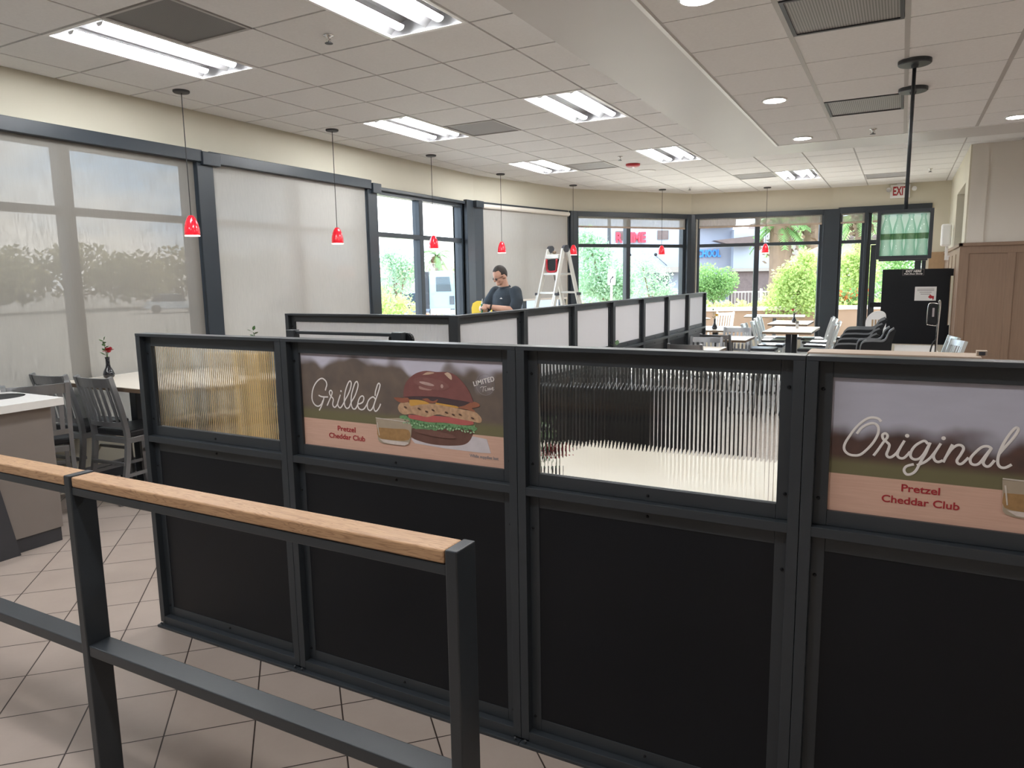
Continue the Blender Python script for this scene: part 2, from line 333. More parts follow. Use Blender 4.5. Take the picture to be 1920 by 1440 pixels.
for i in range(-1, 10):
    for j in range(-16, 6):
        x, y = RX + i * RPX, RY + j * RPY; x1 = min(x + RPX, 5.0)
        if x1 - x < .05: continue
        x_ = x
        if (i, j) not in rocc: box(bm, x_ + .013, x1 - .013, y + .005, y + RPY - .005, HR, HR + .02, 0, 0)
        box(bm, x - .014, x + .014, y, y + RPY, HR - .002, HR + .03, 0, 1)
        box(bm, x, x1, y - .01, y + .01, HR + .006, HR + .03, 0, 1)
box(bm, -1.3, 5.2, -5.2, 8.5, HR + .12, HR + .2, 0, 0)
struct('ceiling_lower', bm, [M['tile'], M['grid']])
bm = BM(); box(bm, -1.878, -1.262, -5.0, 9.05, HR, HC + .2); box(bm, -1.262, 5.0, 8.435, 9.05, HR, HC + .2); struct('beam_soffit', bm, M['soffit'])
bm = BM(); box(bm, -1.275, -1.250, -5.0, 8.43, HR - .008, HR + .02); box(bm, -1.25, 5, 8.425, 8.445, HR - .004, HR + .02); struct('trim_ceiling_edge', bm, M['white'])
# ---- walls with openings; local x runs along the wall, local y points outdoors
def facet(name, a, b, ops, mt, t=.2, z1=3.3, base=0.0):
    a = Vector(a); b = Vector(b); d = b - a; L = d.length; ang = math.atan2(d.y, d.x); bm = BM(); s = -base
    for s0, s1, z0, zt in ops:
        if s0 > s: box(bm, s, s0, 0, t, -.1, z1)
        box(bm, s0, s1, 0, t, zt, z1)
        if z0 > 0: box(bm, s0, s1, 0, t, -.1, z0)
        s = s1
    if s < L: box(bm, s, L, 0, t, -.1, z1)
    o = struct(name, bm, mt, loc=(a.x, a.y, 0), rot=(0, 0, ang)); return (a, ang, L)
AW = [(.25, 2.45), (2.6, 4.75), (-.1 + 5, 2.2 + 5), (2.36 + 5, 4.62 + 5), (4.80 + 5, 7.04 + 5), (7.22 + 5, 9.32 + 5)]; AM = [1.35, 3.68, 1.05 + 5, 3.46 + 5, 5.92 + 5, 8.25 + 5]
SILL = .38; HEAD = 2.74
fA = facet('wall_left', PA, P0, [(a, b, SILL, HEAD) for a, b in AW], M['wall'], base=.2)
fB = facet('wall_left_angled', P0, P1, [(.12, 2.32, SILL, HEAD)], M['wall'])
fC = facet('wall_bay', P1, P2, [(.09, 2.54, SILL, HEAD)], M['wall'])
fD = facet('wall_back_angled', P2, P3, [(.12, 2.38, SILL, HEAD)], M['wall'])
fE = facet('wall_back', P3, P4, [(.13, .55, SILL, HEAD), (.60, 1.56, 0, HEAD)], M['wall'], base=0)
def lobj(name, bm, mt, f, parent=None): 
    o = obj(name, bm, mt, parent)
    if not parent: o.location = (f[0].x, f[0].y, 0); o.rotation_euler = (0, 0, f[1])
    return o
nwin = [0]
def window(f, s0, s1, mull=None, z0=SILL, z1=HEAD, tr=2.2):
    nwin[0] += 1; bm = BM(); w = .05; y0, y1 = .02, .14
    box(bm, s0, s0 + w, y0, y1, z0, z1); box(bm, s1 - w, s1, y0, y1, z0, z1); box(bm, s0 + w, s1 - w, y0, y1, z0, z0 + w); box(bm, s0 + w, s1 - w, y0, y1, z1 - w, z1)
    box(bm, s0 + w, s1 - w, y0 + .01, y1 - .01, tr - .03, tr + .03)
    if mull:
        for a, b in ((z0 + w, tr - .03), (tr + .03, z1 - w)): box(bm, mull - .045, mull + .045, y0, y1, a, b, .004)
    o = lobj('window_%d' % nwin[0], bm, M['slate'], f); o['kind'] = 'structure'
    bm = BM(); box(bm, s0 + w, s1 - w, .078, .084, z0 + w, z1 - w); obj('pane', bm, M['pane'], o); return o
for (a, b), m_ in zip(AW, AM): window(fA, a, b, m_)
window(fB, .12, 2.32, 1.2); window(fC, .09, 2.54, 1.23); window(fD, .12, 2.38, 1.23); window(fE, .13, .55)
# door with its frame, transom, glass and push bar
bm = BM(); box(bm, .60, .66, .02, .14, 0, HEAD); box(bm, 1.50, 1.56, .02, .14, 0, HEAD); box(bm, .66, 1.50, .02, .14, HEAD - .05, HEAD); box(bm, .66, 1.5, .02, .14, 2.14, 2.22)
box(bm, .67, .77, .05, .1, .02, 2.13); box(bm, 1.39, 1.49, .05, .1, .02, 2.13); box(bm, .77, 1.39, .05, .1, 2.03, 2.13); box(bm, .77, 1.39, .05, .1, .02, .25)
door = lobj('door_1', bm, M['slate'], fE); door['kind'] = 'structure'
bm = BM(); box(bm, .77, 1.39, .073, .079, .25, 2.03); box(bm, .66, 1.5, .073, .079, 2.22, HEAD - .05); obj('pane', bm, M['pane'], door)
bm = BM(); box(bm, .70, 1.46, -.02, .02, 1.0, 1.09, .008); box(bm, .71, .76, .02, .05, 1.01, 1.08); box(bm, 1.4, 1.45, .02, .05, 1.01, 1.08); obj('push_bar', bm, M['black_plastic'], door)
# dark columns and heads between the windows
def trim(name, f, s0, s1, z0=0, z1=2.80, y0=-.06, y1=.2, m='slate', bev=.006):
    bm = BM(); box(bm, s0, s1, y0, y1, z0, z1, bev); o = lobj(name, bm, M[m], f); o['kind'] = 'structure'; return o
nt = 0
trim('trim_corner_left', fA, 9.32 + 5, 9.60 + 5); trim('trim_corner_angled', fB, .0, .12); trim('trim_door_jamb', fE, .55, .60); trim('trim_corner_door', fE, .0, .13); trim('trim_corner_bay', fC, 2.54, 2.64); trim('trim_corner_back', fD, 2.38, 2.5)
for s0, s1 in ((2.2 + 5, 2.36 + 5), (4.62 + 5, 4.80 + 5), (7.04 + 5, 7.22 + 5)):
    nt += 1; trim('trim_%d' % nt, fA, s0, s1)
for P, ang, w in ((P0, 1.45, .30), (P1, 1.14, .17), (P2, .58, .14), (P3, .15, .26)):
    nt += 1; bm = BM(); box(bm, -w / 2, w / 2, -.07, .22, 0, 2.80, .01); bar(bm, (-w / 2 - .03, -.02, 0), (-w / 2 - .03, -.02, 2.7), .03, .03, (0, 1, 0)); bar(bm, (w / 2 + .03, -.02, 0), (w / 2 + .03, -.02, 2.7), .03, .03, (0, 1, 0))
    o = struct('trim_%d' % nt, bm, M['slate'], loc=(P[0], P[1], 0), rot=(0, 0, ang))
trim('trim_head_left', fA, 7.22 + 5, 9.32 + 5, 2.735, 2.775, -.03, .1); trim('trim_head_angled', fB, .1, 2.36, 2.775, 2.80, -.03, .1)
trim('trim_head_bay', fC, .05, 2.6, 2.71, 2.80, -.05, .1); trim('trim_head_back', fD, .05, 2.45, 2.71, 2.80, -.05, .1); trim('trim_head_door', fE, .1, 1.60, 2.71, 2.82, -.05, .1)
trim('trim_bracket', fA, 4.66 + 5, 4.86 + 5, 2.70, 2.82, -.10, -.02); trim('trim_bracket_far', fA, 7.10 + 5, 7.26 + 5, 2.68, 2.80, -.10, -.02); trim('trim_bracket_corner', fA, 9.50 + 5, 9.72 + 5, 2.70, 2.80, -.12, -.02)
bm = BM(); box(bm, 5.0, 14.4, -.012, 0, 0, .12); o = lobj('baseboard_left', bm, M['dark_base'], fA); o['kind'] = 'structure'
# roller shades
def shade(f, s0, s1, zb, fab, lab, val, y=-.02, group='roller shades on the dining room windows'):
    t = thing('roller_shade', lab, 'window shade', (f[0].x, f[0].y, 0), f[1], group)
    bm = BM(); bm.faces.new([bm.verts.new(q) for q in ((s0, y, zb), (s1, y, zb), (s1, y, 2.74), (s0, y, 2.74))]); obj('fabric', bm, M[fab], t)
    bm = BM(); box(bm, s0, s1, y - .007, y + .007, zb - .022, zb + .012, .003); obj('hem_bar', bm, M['cap_tan'] if fab == 'shade_open' else M['wall_grey'], t)
    bm = BM()
    if val == 'dark': box(bm, s0 - .06, s1 + .06, -.085, .0, 2.725, 2.83, .004); obj('valance', bm, M['slate'], t)
    elif val == 'light':
        tube(bm, [(s0, -.045, 2.735), (s1 + .02, -.045, 2.735)], .035, 16); box(bm, s0, s1 + .02, -.05, .0, 2.735, 2.768); obj('valance', bm, M['wall_grey'], t)
    else: tube(bm, [(s0, -.0, 2.728), (s1, 0, 2.728)], .018, 12); obj('roller_tube', bm, M['slate'], t)
    return t
for k_, lab_ in enumerate(('beige roller shade at the rear of the left wall', 'beige roller shade second from the rear of the left wall', 'beige roller shade on the left wall, nearest the railing')): shade(fA, AW[k_][0] + .01, AW[k_][1] - .01, .42, 'shade', lab_, 'dark')
shade(fA, AW[3][0] + .01, AW[3][1] - .01, .42, 'shade', 'lowered beige roller shade behind the wall table with three grey chairs', 'dark')
shade(fA, AW[4][0] + .01, AW[4][1] - .01, .42, 'shade_dense', 'lowered beige roller shade just left of the uncovered window', 'dark')
shade(fB, .12, 2.32, 1.27, 'shade_dense', 'lowered beige roller shade behind the man and the ladder', 'light')
shade(fC, .12, 2.50, 2.535, 'shade_open', 'mostly raised roller shade above the window facing the red sign', 'none')
shade(fD, .15, 2.36, 2.55, 'shade_open', 'mostly raised roller shade above the window facing the blue sign', 'none')
shade(fE, .14, .54, 2.55, 'shade_open', 'short raised roller shade above the narrow window beside the door', 'none')
shade(fE, .67, 1.49, 2.55, 'shade_open', 'short raised roller shade above the glass door', 'none')
# right hand walls
bm = BM(); box(bm, .68, .88, 10.94, 11.45, 0, 3.3); box(bm, .68, .88, 13.1, 15.05, 0, 3.3); box(bm, .68, .88, 11.45, 13.1, 0, 1.97); box(bm, .68, .88, 11.45, 13.1, 2.78, 3.3); struct('wall_right', bm, M['wall'])
bm = BM(); box(bm, .88, 5.2, 10.94, 11.14, 0, 3.3); box(bm, .70, .88, 10.925, 10.94, 0, 3.3); struct('wall_right_return', bm, M['wall_grey'])
bm = BM(); box(bm, 2.4, 2.6, 11.14, 15.0, 0, 3.3); box(bm, .88, 2.6, 14.9, 15.05, 0, 3.3); struct('wall_corridor', bm, M['wall_grey'])
bm = BM(); box(bm, 5.0, 5.2, -5, 11.1, -.1, 3.4); struct('wall_service', bm, M['wall_grey'])
bm = BM(); box(bm, -6.0, 5.2, -5.2, -5.0, -.1, 3.4); struct('wall_rear', bm, M['wall_grey'])
bm = BM()
box(bm, .655, 5.0, 10.905, 10.925, 0, 1.93)
for x in (.655, 1.15, 1.95, 2.75, 3.55, 4.35): box(bm, x, x + .085, 10.892, 10.906, .12, 1.84, .002)
box(bm, .655, 5, 10.892, 10.906, 1.84, 1.93, .002); box(bm, .655, 5, 10.892, 10.906, 0, .12, .002)
box(bm, .645, .665, 10.905, 14.86, 0, 1.93); box(bm, .635, .66, 10.892, 10.99, .0, 1.93, .002)
for y in (11.7, 12.5, 13.3): box(bm, .637, .646, y, y + .09, .1, 1.85)
struct('trim_wainscot', bm, M['brown_wood'])
bm = BM(); box(bm, .62, 5, 10.87, 10.93, 1.93, 1.975, .006); box(bm, .62, .67, 10.87, 14.86, 1.93, 1.975, .006); struct('trim_wainscot_cap', bm, M['brown_wood'])
bm = BM(); box(bm, 1.60, 1.84, -.02, .0, 0, 1.93); box(bm, 1.60, 1.84, -.035, -.02, 1.78, 1.93); box(bm, 1.6, 1.86, -.045, 0, 1.93, 1.97); o = lobj('trim_wainscot_back', bm, M['tan_wood'], fE); o['kind'] = 'structure'
# ================================================================ CEILING FITTINGS
def troffer(i, j, lab):
    x, y = cell(i, j); t = thing('ceiling_light', lab, 'ceiling light', (x + GP / 2, y + GP, HC), 0, 'recessed twin tube ceiling lights')
    a, b = GP / 2 - .004, GP - .004; bm = BM()
    for x0, x1, y0, y1 in ((-a, a, -b, -b + .028), (-a, a, b - .028, b), (-a, -a + .028, -b + .028, b - .028), (a - .028, a, -b + .028, b - .028)): box(bm, x0, x1, y0, y1, -.006, .012, .002)
    obj('frame', bm, M['white'], t)
    bm = BM(); n = 12
    for sx in (-1, 1):                                               # two curved reflector troughs
        rows = []
        for k in range(n + 1):
            u = k / n; xx = -a + .026 + u * (a - .026) if sx < 0 else u * (a - .026); zz = .012 + .075 * math.sin(PI * u)
            rows.append([bm.verts.new((xx, yy, zz)) for yy in (-b + .026, b - .026)])
        for p, q in zip(rows, rows[1:]): bm.faces.new((p[0], p[1], q[1], q[0]))
    for yy, s in ((-b + .026, 1), (b - .026, -1)):
        box(bm, -a + .026, a - .026, yy - .003, yy + .003, .0, .09)
    obj('reflector', bm, M['reflector'], t, smooth=False)
    for sx in (-1, 1):
        bm = BM(); n = 10; r = .033; L = b - .10
        prof = [(sx * a * .5 + r * math.cos(PI + PI * k / n), .026 + r * .75 * math.sin(PI + PI * k / n)) for k in range(n + 1)]
        prism(bm, prof, 'y', -L, L)
        bm.normal_update()
        for f in bm.faces: f.material_index = 1 if len(f.verts) > 4 or min(v.co.z for v in f.verts) > .0255 else 0
        obj('lamp_tube', bm, [M['tube'], M['white']], t)
    return t
for (i, j), lab in zip(LIGHTS, ('twin tube ceiling light nearest the left wall, beside a dark vent', 'twin tube ceiling light cut by the top edge of the photo', 'twin tube ceiling light beside a grey vent, above the uncovered window', 'twin tube ceiling light next to the soffit, mid room', 'twin tube ceiling light left of the red fire alarm', 'twin tube ceiling light right of the red fire alarm, by the soffit corner', 'farthest twin tube ceiling light, above the far tables', 'twin tube ceiling light behind the viewer by the left wall', 'twin tube ceiling light behind the viewer')): troffer(i, j, lab)
def stripes(name, a, b, sc, axis):
    m, n, l, out = nm(name); p = n.new('ShaderNodeBsdfPrincipled'); l.new(p.outputs[0], out.inputs[0]); t = n.new('ShaderNodeTexCoord'); sp = n.new('ShaderNodeSeparateXYZ'); l.new(t.outputs['Object'], sp.inputs[0])
    f = mth(n, l, 'GREATER_THAN', mth(n, l, 'FRACT', mth(n, l, 'MULTIPLY', sp.outputs[axis], sc)), .5)
    g = mth(n, l, 'GREATER_THAN', mth(n, l, 'FRACT', mth(n, l, 'MULTIPLY', sp.outputs[1 - axis], sc)), .35)
    l.new(mixrgb(n, l, mth(n, l, 'MULTIPLY', f, g), a, b), p.inputs['Base Color']); p.inputs['Roughness'].default_value = .5; return m
M['perf'] = stripes('perforated_grille', (.30, .29, .29), (.16, .155, .155), 120, 0)
M['perf_dark'] = stripes('dark_perforated_grille', (.19, .185, .185), (.11, .11, .11), 120, 0)
M['louv'] = stripes('fine_louvre', (.34, .33, .32), (.10, .10, .10), 70, 0)
def vent(x, y, w, d, z, m, lab, gap=False):
    t = thing('ceiling_vent', lab, 'vent', (x, y, z), 0, 'ceiling air vents'); bm = BM()
    for b in ((0, w, 0, .02), (0, w, d - .02, d), (0, .02, .02, d - .02), (w - .02, w, .02, d - .02)): box(bm, *b, -.005, .012)
    obj('frame', bm, M['grid'] if not gap else M['dark_base'], t); bm = BM(); box(bm, .02, w - .02, .02, d - .02, .002, .01); obj('grille', bm, M[m], t)
for (i, j), m_, lab in zip(VENTS, ('perf_dark', 'perf', 'perf', 'perf', 'perf'), ('dark perforated vent beside the nearest ceiling light', 'grey perforated vent at the end of the light above the uncovered window', 'grey perforated vent left of the red fire alarm', 'grey vent left of the farthest ceiling light', 'grey vent above the exit sign')):
    x, y = cell(i, j); vent(x + .004, y + .004, GP - .008, GP - .008, HC, m_, lab)
for (i, j), lab in zip(VR, ('fine louvred air vent at the top of the photo in the lower ceiling', 'louvred air vent beside the rear glass panel pole')):
    x, y = RX + i * RPX, RY + j * RPY; vent(x + .016, y + .008, RPX - .032, RPY - .016, HR, 'louv', lab, True)
def downlight(x, y, lab):
    t = thing('downlight', lab, 'ceiling light', (x, y, HR), 0, 'round downlights in the lower ceiling'); bm = BM(); lathe(bm, [(.098, -.002), (.10, -.006), (.085, -.012), (.078, -.006), (.078, .0), (.098, .0)], 32, closed=True); obj('trim_ring', bm, M['white'], t, smooth=True)
    bm = BM(); lathe(bm, [(.078, -.003), (.05, -.007), (.01, -.008)], 32); obj('lens', bm, M['down'], t, smooth=True)
for x, y, lab in ((-.98, 3.83, 'round downlight at the very top edge of the photo'), (-.97, 6.27, 'round downlight in the lower ceiling, second from the top edge'), (-.97, 8.11, 'round downlight nearest the far end of the soffit'), (.84, 8.11, 'round downlight cut by the right edge of the photo'), (.84, 3.83, 'round downlight above the viewer on the right'), (2.6, 3.8, 'unseen downlight added over the service side'), (-.97, .7, 'downlight above the viewer'), (2.6, .7, 'unseen downlight added on the service side, level with the viewer'), (2.6, -2.4, 'unseen downlight added at the rear of the service side'), (2.6, 6.3, 'unseen downlight added over the far service side')): downlight(x, y, lab)  # service side downlights are unseen, added to brighten the right wall
def sprink(x, y, z, lab, sc=1):
    t = thing('sprinkler', lab, 'sprinkler', (x, y, z), 0, 'ceiling sprinkler heads', (sc,) * 3); bm = BM(); lathe(bm, [(.034, 0), (.034, -.004), (.018, -.008), (.012, -.02), (.007, -.028), (.007, -.045)], 20); obj('body', bm, M['chrome'], t, smooth=True)
    bm = BM(); lathe(bm, [(.004, -.046), (.026, -.048), (.026, -.051), (.004, -.052)], 16); obj('deflector', bm, M['dark_base'], t)
    bm = BM(); tube(bm, crom([(-.01, 0, -.02), (-.018, 0, -.035), (-.004, 0, -.047)], 4), .003, 6); tube(bm, crom([(.01, 0, -.02), (.018, 0, -.035), (.004, 0, -.047)], 4), .003, 6); obj('yoke', bm, M['chrome'], t)
for a in ((-3.36, 3.78, HC, 'ceiling sprinkler between the two nearest tube lights'), (-3.36, 9.3, HC, 'ceiling sprinkler just before the red fire alarm'), (-3.42, 13.1, HC, 'ceiling sprinkler far away over the bay window'), (.3, 13.05, HC, 'ceiling sprinkler near the exit sign'), (-.32, 8.0, HR, 'ceiling sprinkler in the lower ceiling near the far soffit')): sprink(*a)
t = thing('fire_alarm', 'round red fire alarm on the ceiling mid room', 'fire alarm', (-3.42, 10.0, HC)); bm = BM(); lathe(bm, [(.10, 0), (.10, -.02), (.085, -.035), (.03, -.04)], 28); obj('housing', bm, M['red_metal'], t, smooth=True); bm = BM(); lathe(bm, [(.03, -.035), (.03, -.055), (.012, -.062)], 18); obj('strobe_lens', bm, M['white'], t, smooth=True)
bm = BM(); lathe(bm, [(.13, 0), (.13, -.006), (.115, -.012), (.05, -.014)], 28); tag(obj('ceiling_speaker', bm, M['white'], None, (-3.45, 10.72, HC), smooth=True), 'flat round white ceiling speaker just beyond the red alarm', 'speaker')
# red pendants
def redglass():
    m, n, l, out = nm('red_pendant_glass'); p = n.new('ShaderNodeBsdfPrincipled'); l.new(p.outputs[0], out.inputs[0]); t = n.new('ShaderNodeTexCoord'); sp = n.new('ShaderNodeSeparateXYZ'); l.new(t.outputs['Object'], sp.inputs[0])
    c = mixrgb(n, l, noise(n, l, t.outputs['Object'], 90, 3), (.60, .010, .022), (.78, .02, .04)); l.new(c, p.inputs['Base Color']); p.inputs['Roughness'].default_value = .12; p.inputs['Coat Weight'].default_value = .6
    p.inputs['Emission Color'].default_value = (1, .02, .04, 1); p.inputs['Emission Strength'].default_value = .16; return m
M['red_glass'] = redglass()
M['bulb'] = emis('pendant_bulb', (1, .55, .45), 5)
def pendant(x, y, lab):
    t = thing('pendant_lamp', lab, 'pendant lamp', (x, y, HC), 0, 'red glass pendant lamps along the windows')
    bm = BM(); lathe(bm, [(.066, 0), (.066, -.012), (.06, -.018), (.012, -.02)], 28); obj('canopy', bm, M['dark_base'], t, smooth=False)
    bm = BM(); tube(bm, [(0, 0, -.018), (0, 0, -1.01)], .0035, 8); obj('cord', bm, M['rubber'], t)
    bm = BM(); pr = [(.012, -1.005), (.022, -1.01), (.036, -1.03), (.050, -1.065), (.060, -1.11), (.0625, -1.15), (.060, -1.175)]
    lathe(bm, pr + [(r - .004, z) for r, z in pr[::-1]], 32, closed=True); obj('lamp_shade', bm, M['red_glass'], t, smooth=True)
    bm = BM(); lathe(bm, [(.0605, -1.172), (.0615, -1.178), (.055, -1.178), (.0555, -1.172)], 32, closed=True); obj('rim', bm, M['bulb'], t, smooth=True)
    bm = BM(); ball(bm, (0, 0, -1.12), .022, 2); obj('bulb', bm, M['bulb'], t, smooth=True)
for k, (x, y) in enumerate(((-5.32, 4.17), (-5.34, 5.99), (-5.36, 7.83), (-5.42, 9.75), (-5.03, 11.6), (-3.92, 13.11), (-2.23, 13.96))):
    pendant(x, y, ('red pendant lamp hanging before the first dark window column', 'red pendant lamp hanging before the second lowered shade', 'red pendant lamp hanging before the uncovered window', "red pendant lamp hanging left of the man's ladder, before the shade", 'red pendant lamp hanging right beside the ladder top', 'red pendant lamp hanging before the window facing the red sign', 'red pendant lamp hanging before the window facing the palm trees')[k])
GRILLED= [[(121, 222), (125, 232), (130, 245), (127, 257), (119, 264), (109, 268), (96, 265), (81, 255), (67, 240), (56, 220), (51, 201), (50, 183), (56, 169), (66, 160), (78, 157), (88, 160), (98, 168), (106, 182)], [(85, 201), (97, 197), (111, 196), (133, 197)], [(112, 195), (109, 184), (102, 169), (94, 155), (84, 141)], [(126, 163), (137, 181), (147, 198), (153, 209), (155, 218), (149, 224), (142, 219), (142, 210), (148, 201), (158, 193), (159, 186), (155, 173), (156, 165), (162, 159), (170, 162), (179, 173), (186, 189), (196, 210)], [(186, 189), (181, 178), (181, 167), (189, 159), (198, 163), (209, 177), (218, 191), (233, 211), (246, 234), (252, 253), (251, 262), (246, 265), (238, 258), (227, 238), (218, 214), (214, 191), (214, 172), (220, 162), (226, 159), (236, 164), (244, 178), (251, 189), (266, 208), (279, 233), (285, 252), (283, 262), (279, 265), (271, 259), (260, 237), (251, 213), (247, 188), (249, 170), (254, 161), (261, 159), (269, 163), (279, 178)], [(279, 181), (289, 181), (303, 188), (309, 199), (309, 208), (303, 212), (293, 207), (284, 194), (279, 178), (282, 166), (288, 161), (298, 159), (309, 164), (320, 177), (326, 186)], [(365, 202), (359, 209), (352, 211), (340, 205), (330, 194), (325, 180), (326, 166), (335, 159), (345, 164), (354, 177), (364, 199), (375, 221), (386, 247), (389, 259), (384, 264), (378, 259), (372, 246), (366, 231), (364, 216)], [(364, 199), (356, 179), (356, 166), (362, 158), (372, 163), (382, 176), (388, 188)], [(200, 224), (200, 222)]]
ORIGINAL= [[(118, 253), (111, 260), (97, 262), (82, 256), (62, 235), (45, 207), (35, 185), (35, 170), (44, 160), (57, 157), (73, 160), (88, 175), (103, 197), (112, 219), (113, 234), (108, 244), (98, 247), (85, 242), (72, 231), (63, 216)], [(105, 161), (115, 178), (126, 199), (134, 212), (134, 219), (129, 223), (123, 218), (125, 208), (134, 200), (140, 193), (138, 180), (135, 168), (139, 161), (147, 162), (158, 174), (167, 193), (174, 208)], [(167, 193), (161, 177), (160, 167), (166, 161), (176, 163), (188, 180)], [(226, 204), (219, 211), (210, 207), (198, 196), (190, 180), (190, 167), (198, 161), (209, 164), (219, 178), (231, 208)], [(231, 208), (223, 181), (213, 157), (204, 133), (194, 122), (183, 120), (177, 130), (182, 141), (198, 148)], [(205, 146), (220, 155), (232, 167), (240, 180), (246, 191), (254, 208)], [(246, 191), (240, 175), (244, 163), (252, 160), (261, 165)], [(279, 208), (271, 186), (262, 160)], [(265, 170), (277, 194), (288, 206), (298, 207), (303, 199), (298, 184), (291, 168), (295, 160), (303, 162), (315, 178)], [(361, 205), (353, 210), (341, 207), (328, 192), (319, 176), (321, 164), (330, 161), (339, 167), (350, 187), (361, 207)], [(361, 207), (352, 187), (346, 169), (352, 160), (360, 162), (369, 177)], [(377, 194), (390, 215), (404, 238), (411, 255), (409, 261), (403, 258), (392, 239), (382, 214), (376, 189), (376, 170), (382, 161), (392, 161), (404, 170)], [(179, 221), (180, 221)], [(259, 222), (260, 221)]]
BURGER= {'paper': [(516, 72), (574, 67), (783, 101), (839, 96), (854, 48), (810, 46), (665, 47), (537, 53)], 'bun_bottom': [(516, 108), (519, 82), (531, 70), (559, 63), (605, 57), (665, 57), (724, 63), (753, 71), (771, 85), (781, 103), (781, 125), (667, 126)], 'lettuce': [(473, 149), (497, 153), (516, 144), (547, 139), (608, 136), (668, 139), (726, 138), (784, 138), (798, 147), (792, 136), (802, 130), (789, 119), (775, 125), (755, 119), (740, 124), (726, 118), (708, 122), (690, 110), (673, 119), (655, 111), (643, 116), (628, 105), (610, 111), (594, 102), (576, 108), (557, 101), (533, 109), (520, 102), (504, 104), (483, 116), (493, 130), (474, 136)], 'tomato': [(513, 157), (554, 158), (597, 161), (639, 161), (698, 161), (756, 158), (784, 155), (784, 143), (741, 137), (668, 140), (602, 136), (553, 140), (516, 144)], 'chicken': [(471, 190), (487, 202), (512, 203), (531, 197), (580, 203), (641, 204), (699, 199), (743, 192), (791, 188), (813, 175), (821, 161), (812, 150), (784, 153), (727, 158), (669, 164), (639, 167), (593, 154), (532, 161), (497, 156), (476, 162), (467, 177)], 'bun_shade': [(498, 226), (550, 226), (641, 230), (729, 225), (786, 219), (786, 209), (743, 200), (723, 201), (670, 208), (581, 213), (513, 212)], 'cheese_l': [(519, 212), (550, 214), (580, 212), (607, 203), (562, 197), (524, 190)], 'cheese_r': [(635, 209), (670, 206), (723, 202), (723, 196), (670, 200), (635, 204)], 'bacon_l': [(449, 215), (466, 217), (488, 216), (513, 219), (519, 206), (499, 200), (480, 199), (462, 205)], 'bacon_m': [(575, 218), (599, 222), (611, 215), (626, 214), (644, 222), (638, 212), (620, 206), (599, 209)], 'bacon_r': [(726, 200), (754, 207), (786, 222), (809, 218), (814, 209), (797, 203), (783, 199), (796, 188), (765, 193), (737, 196)], 'bun_top': [(494, 220), (497, 249), (509, 275), (532, 297), (560, 312), (597, 320), (639, 318), (686, 320), (718, 311), (746, 290), (770, 262), (784, 236), (787, 219), (758, 222), (700, 226), (641, 230), (581, 228), (532, 225)], 'crack_a': [(581, 305), (603, 316), (633, 315), (609, 308)], 'crack_b': [(674, 314), (689, 319), (703, 310), (704, 294), (691, 300)], 'shine': [(564, 263), (595, 270), (619, 263), (615, 252), (570, 253)], 'shine_b': [(640, 270), (646, 267), (644, 254), (640, 257)], 'cup': [(364, 130), (515, 137), (516, 58), (495, 46), (431, 39), (376, 45), (369, 74)], 'sauce': [(369, 98), (450, 100), (512, 100), (511, 63), (432, 56), (373, 61)]}
# ================================================================ DIVIDERS
TOP = 1.39; MID0, MID1 = .897, .925
def flute_bm(L, z0, z1, y, pitch=.0118, amp=.0013, t=.004):
    bm = BM(); n = max(4, int(L / pitch)); p = L / n; xs = []
    for k in range(n):
        for j in range(6):
            a = j / 6; xs.append((k * p + a * p, y - amp * math.sin(PI * a)))
    xs.append((L, y)); f0 = [bm.verts.new((x, yy, z0)) for x, yy in xs]; f1 = [bm.verts.new((x, yy, z1)) for x, yy in xs]
    b = [bm.verts.new(q) for q in ((0, y + t, z0), (L, y + t, z0), (L, y + t, z1), (0, y + t, z1))]
    for i in range(len(xs) - 1): bm.faces.new((f0[i], f0[i + 1], f1[i + 1], f1[i]))
    bm.faces.new((b[1], b[0], b[3], b[2])); bm.faces.new(f0[::-1] + [b[0], b[1]]); bm.faces.new(f1 + [b[2], b[3]])
    bm.faces.new((f0[0], f1[0], b[3], b[0])); bm.faces.new((f0[-1], b[1], b[2], f1[-1])); return bm
def screw(bm, x, y, z, r=.0055): lathe_y(bm, x, y, z, r)
def lathe_y(bm, x, y, z, r):
    m = Matrix.Translation((x, y, z)) @ Matrix.Rotation(PI / 2, 4, 'X')
    g = bmesh.ops.create_cone(bm, cap_ends=True, segments=10, radius1=r, radius2=r * .6, depth=.005, matrix=m)
SM = {}
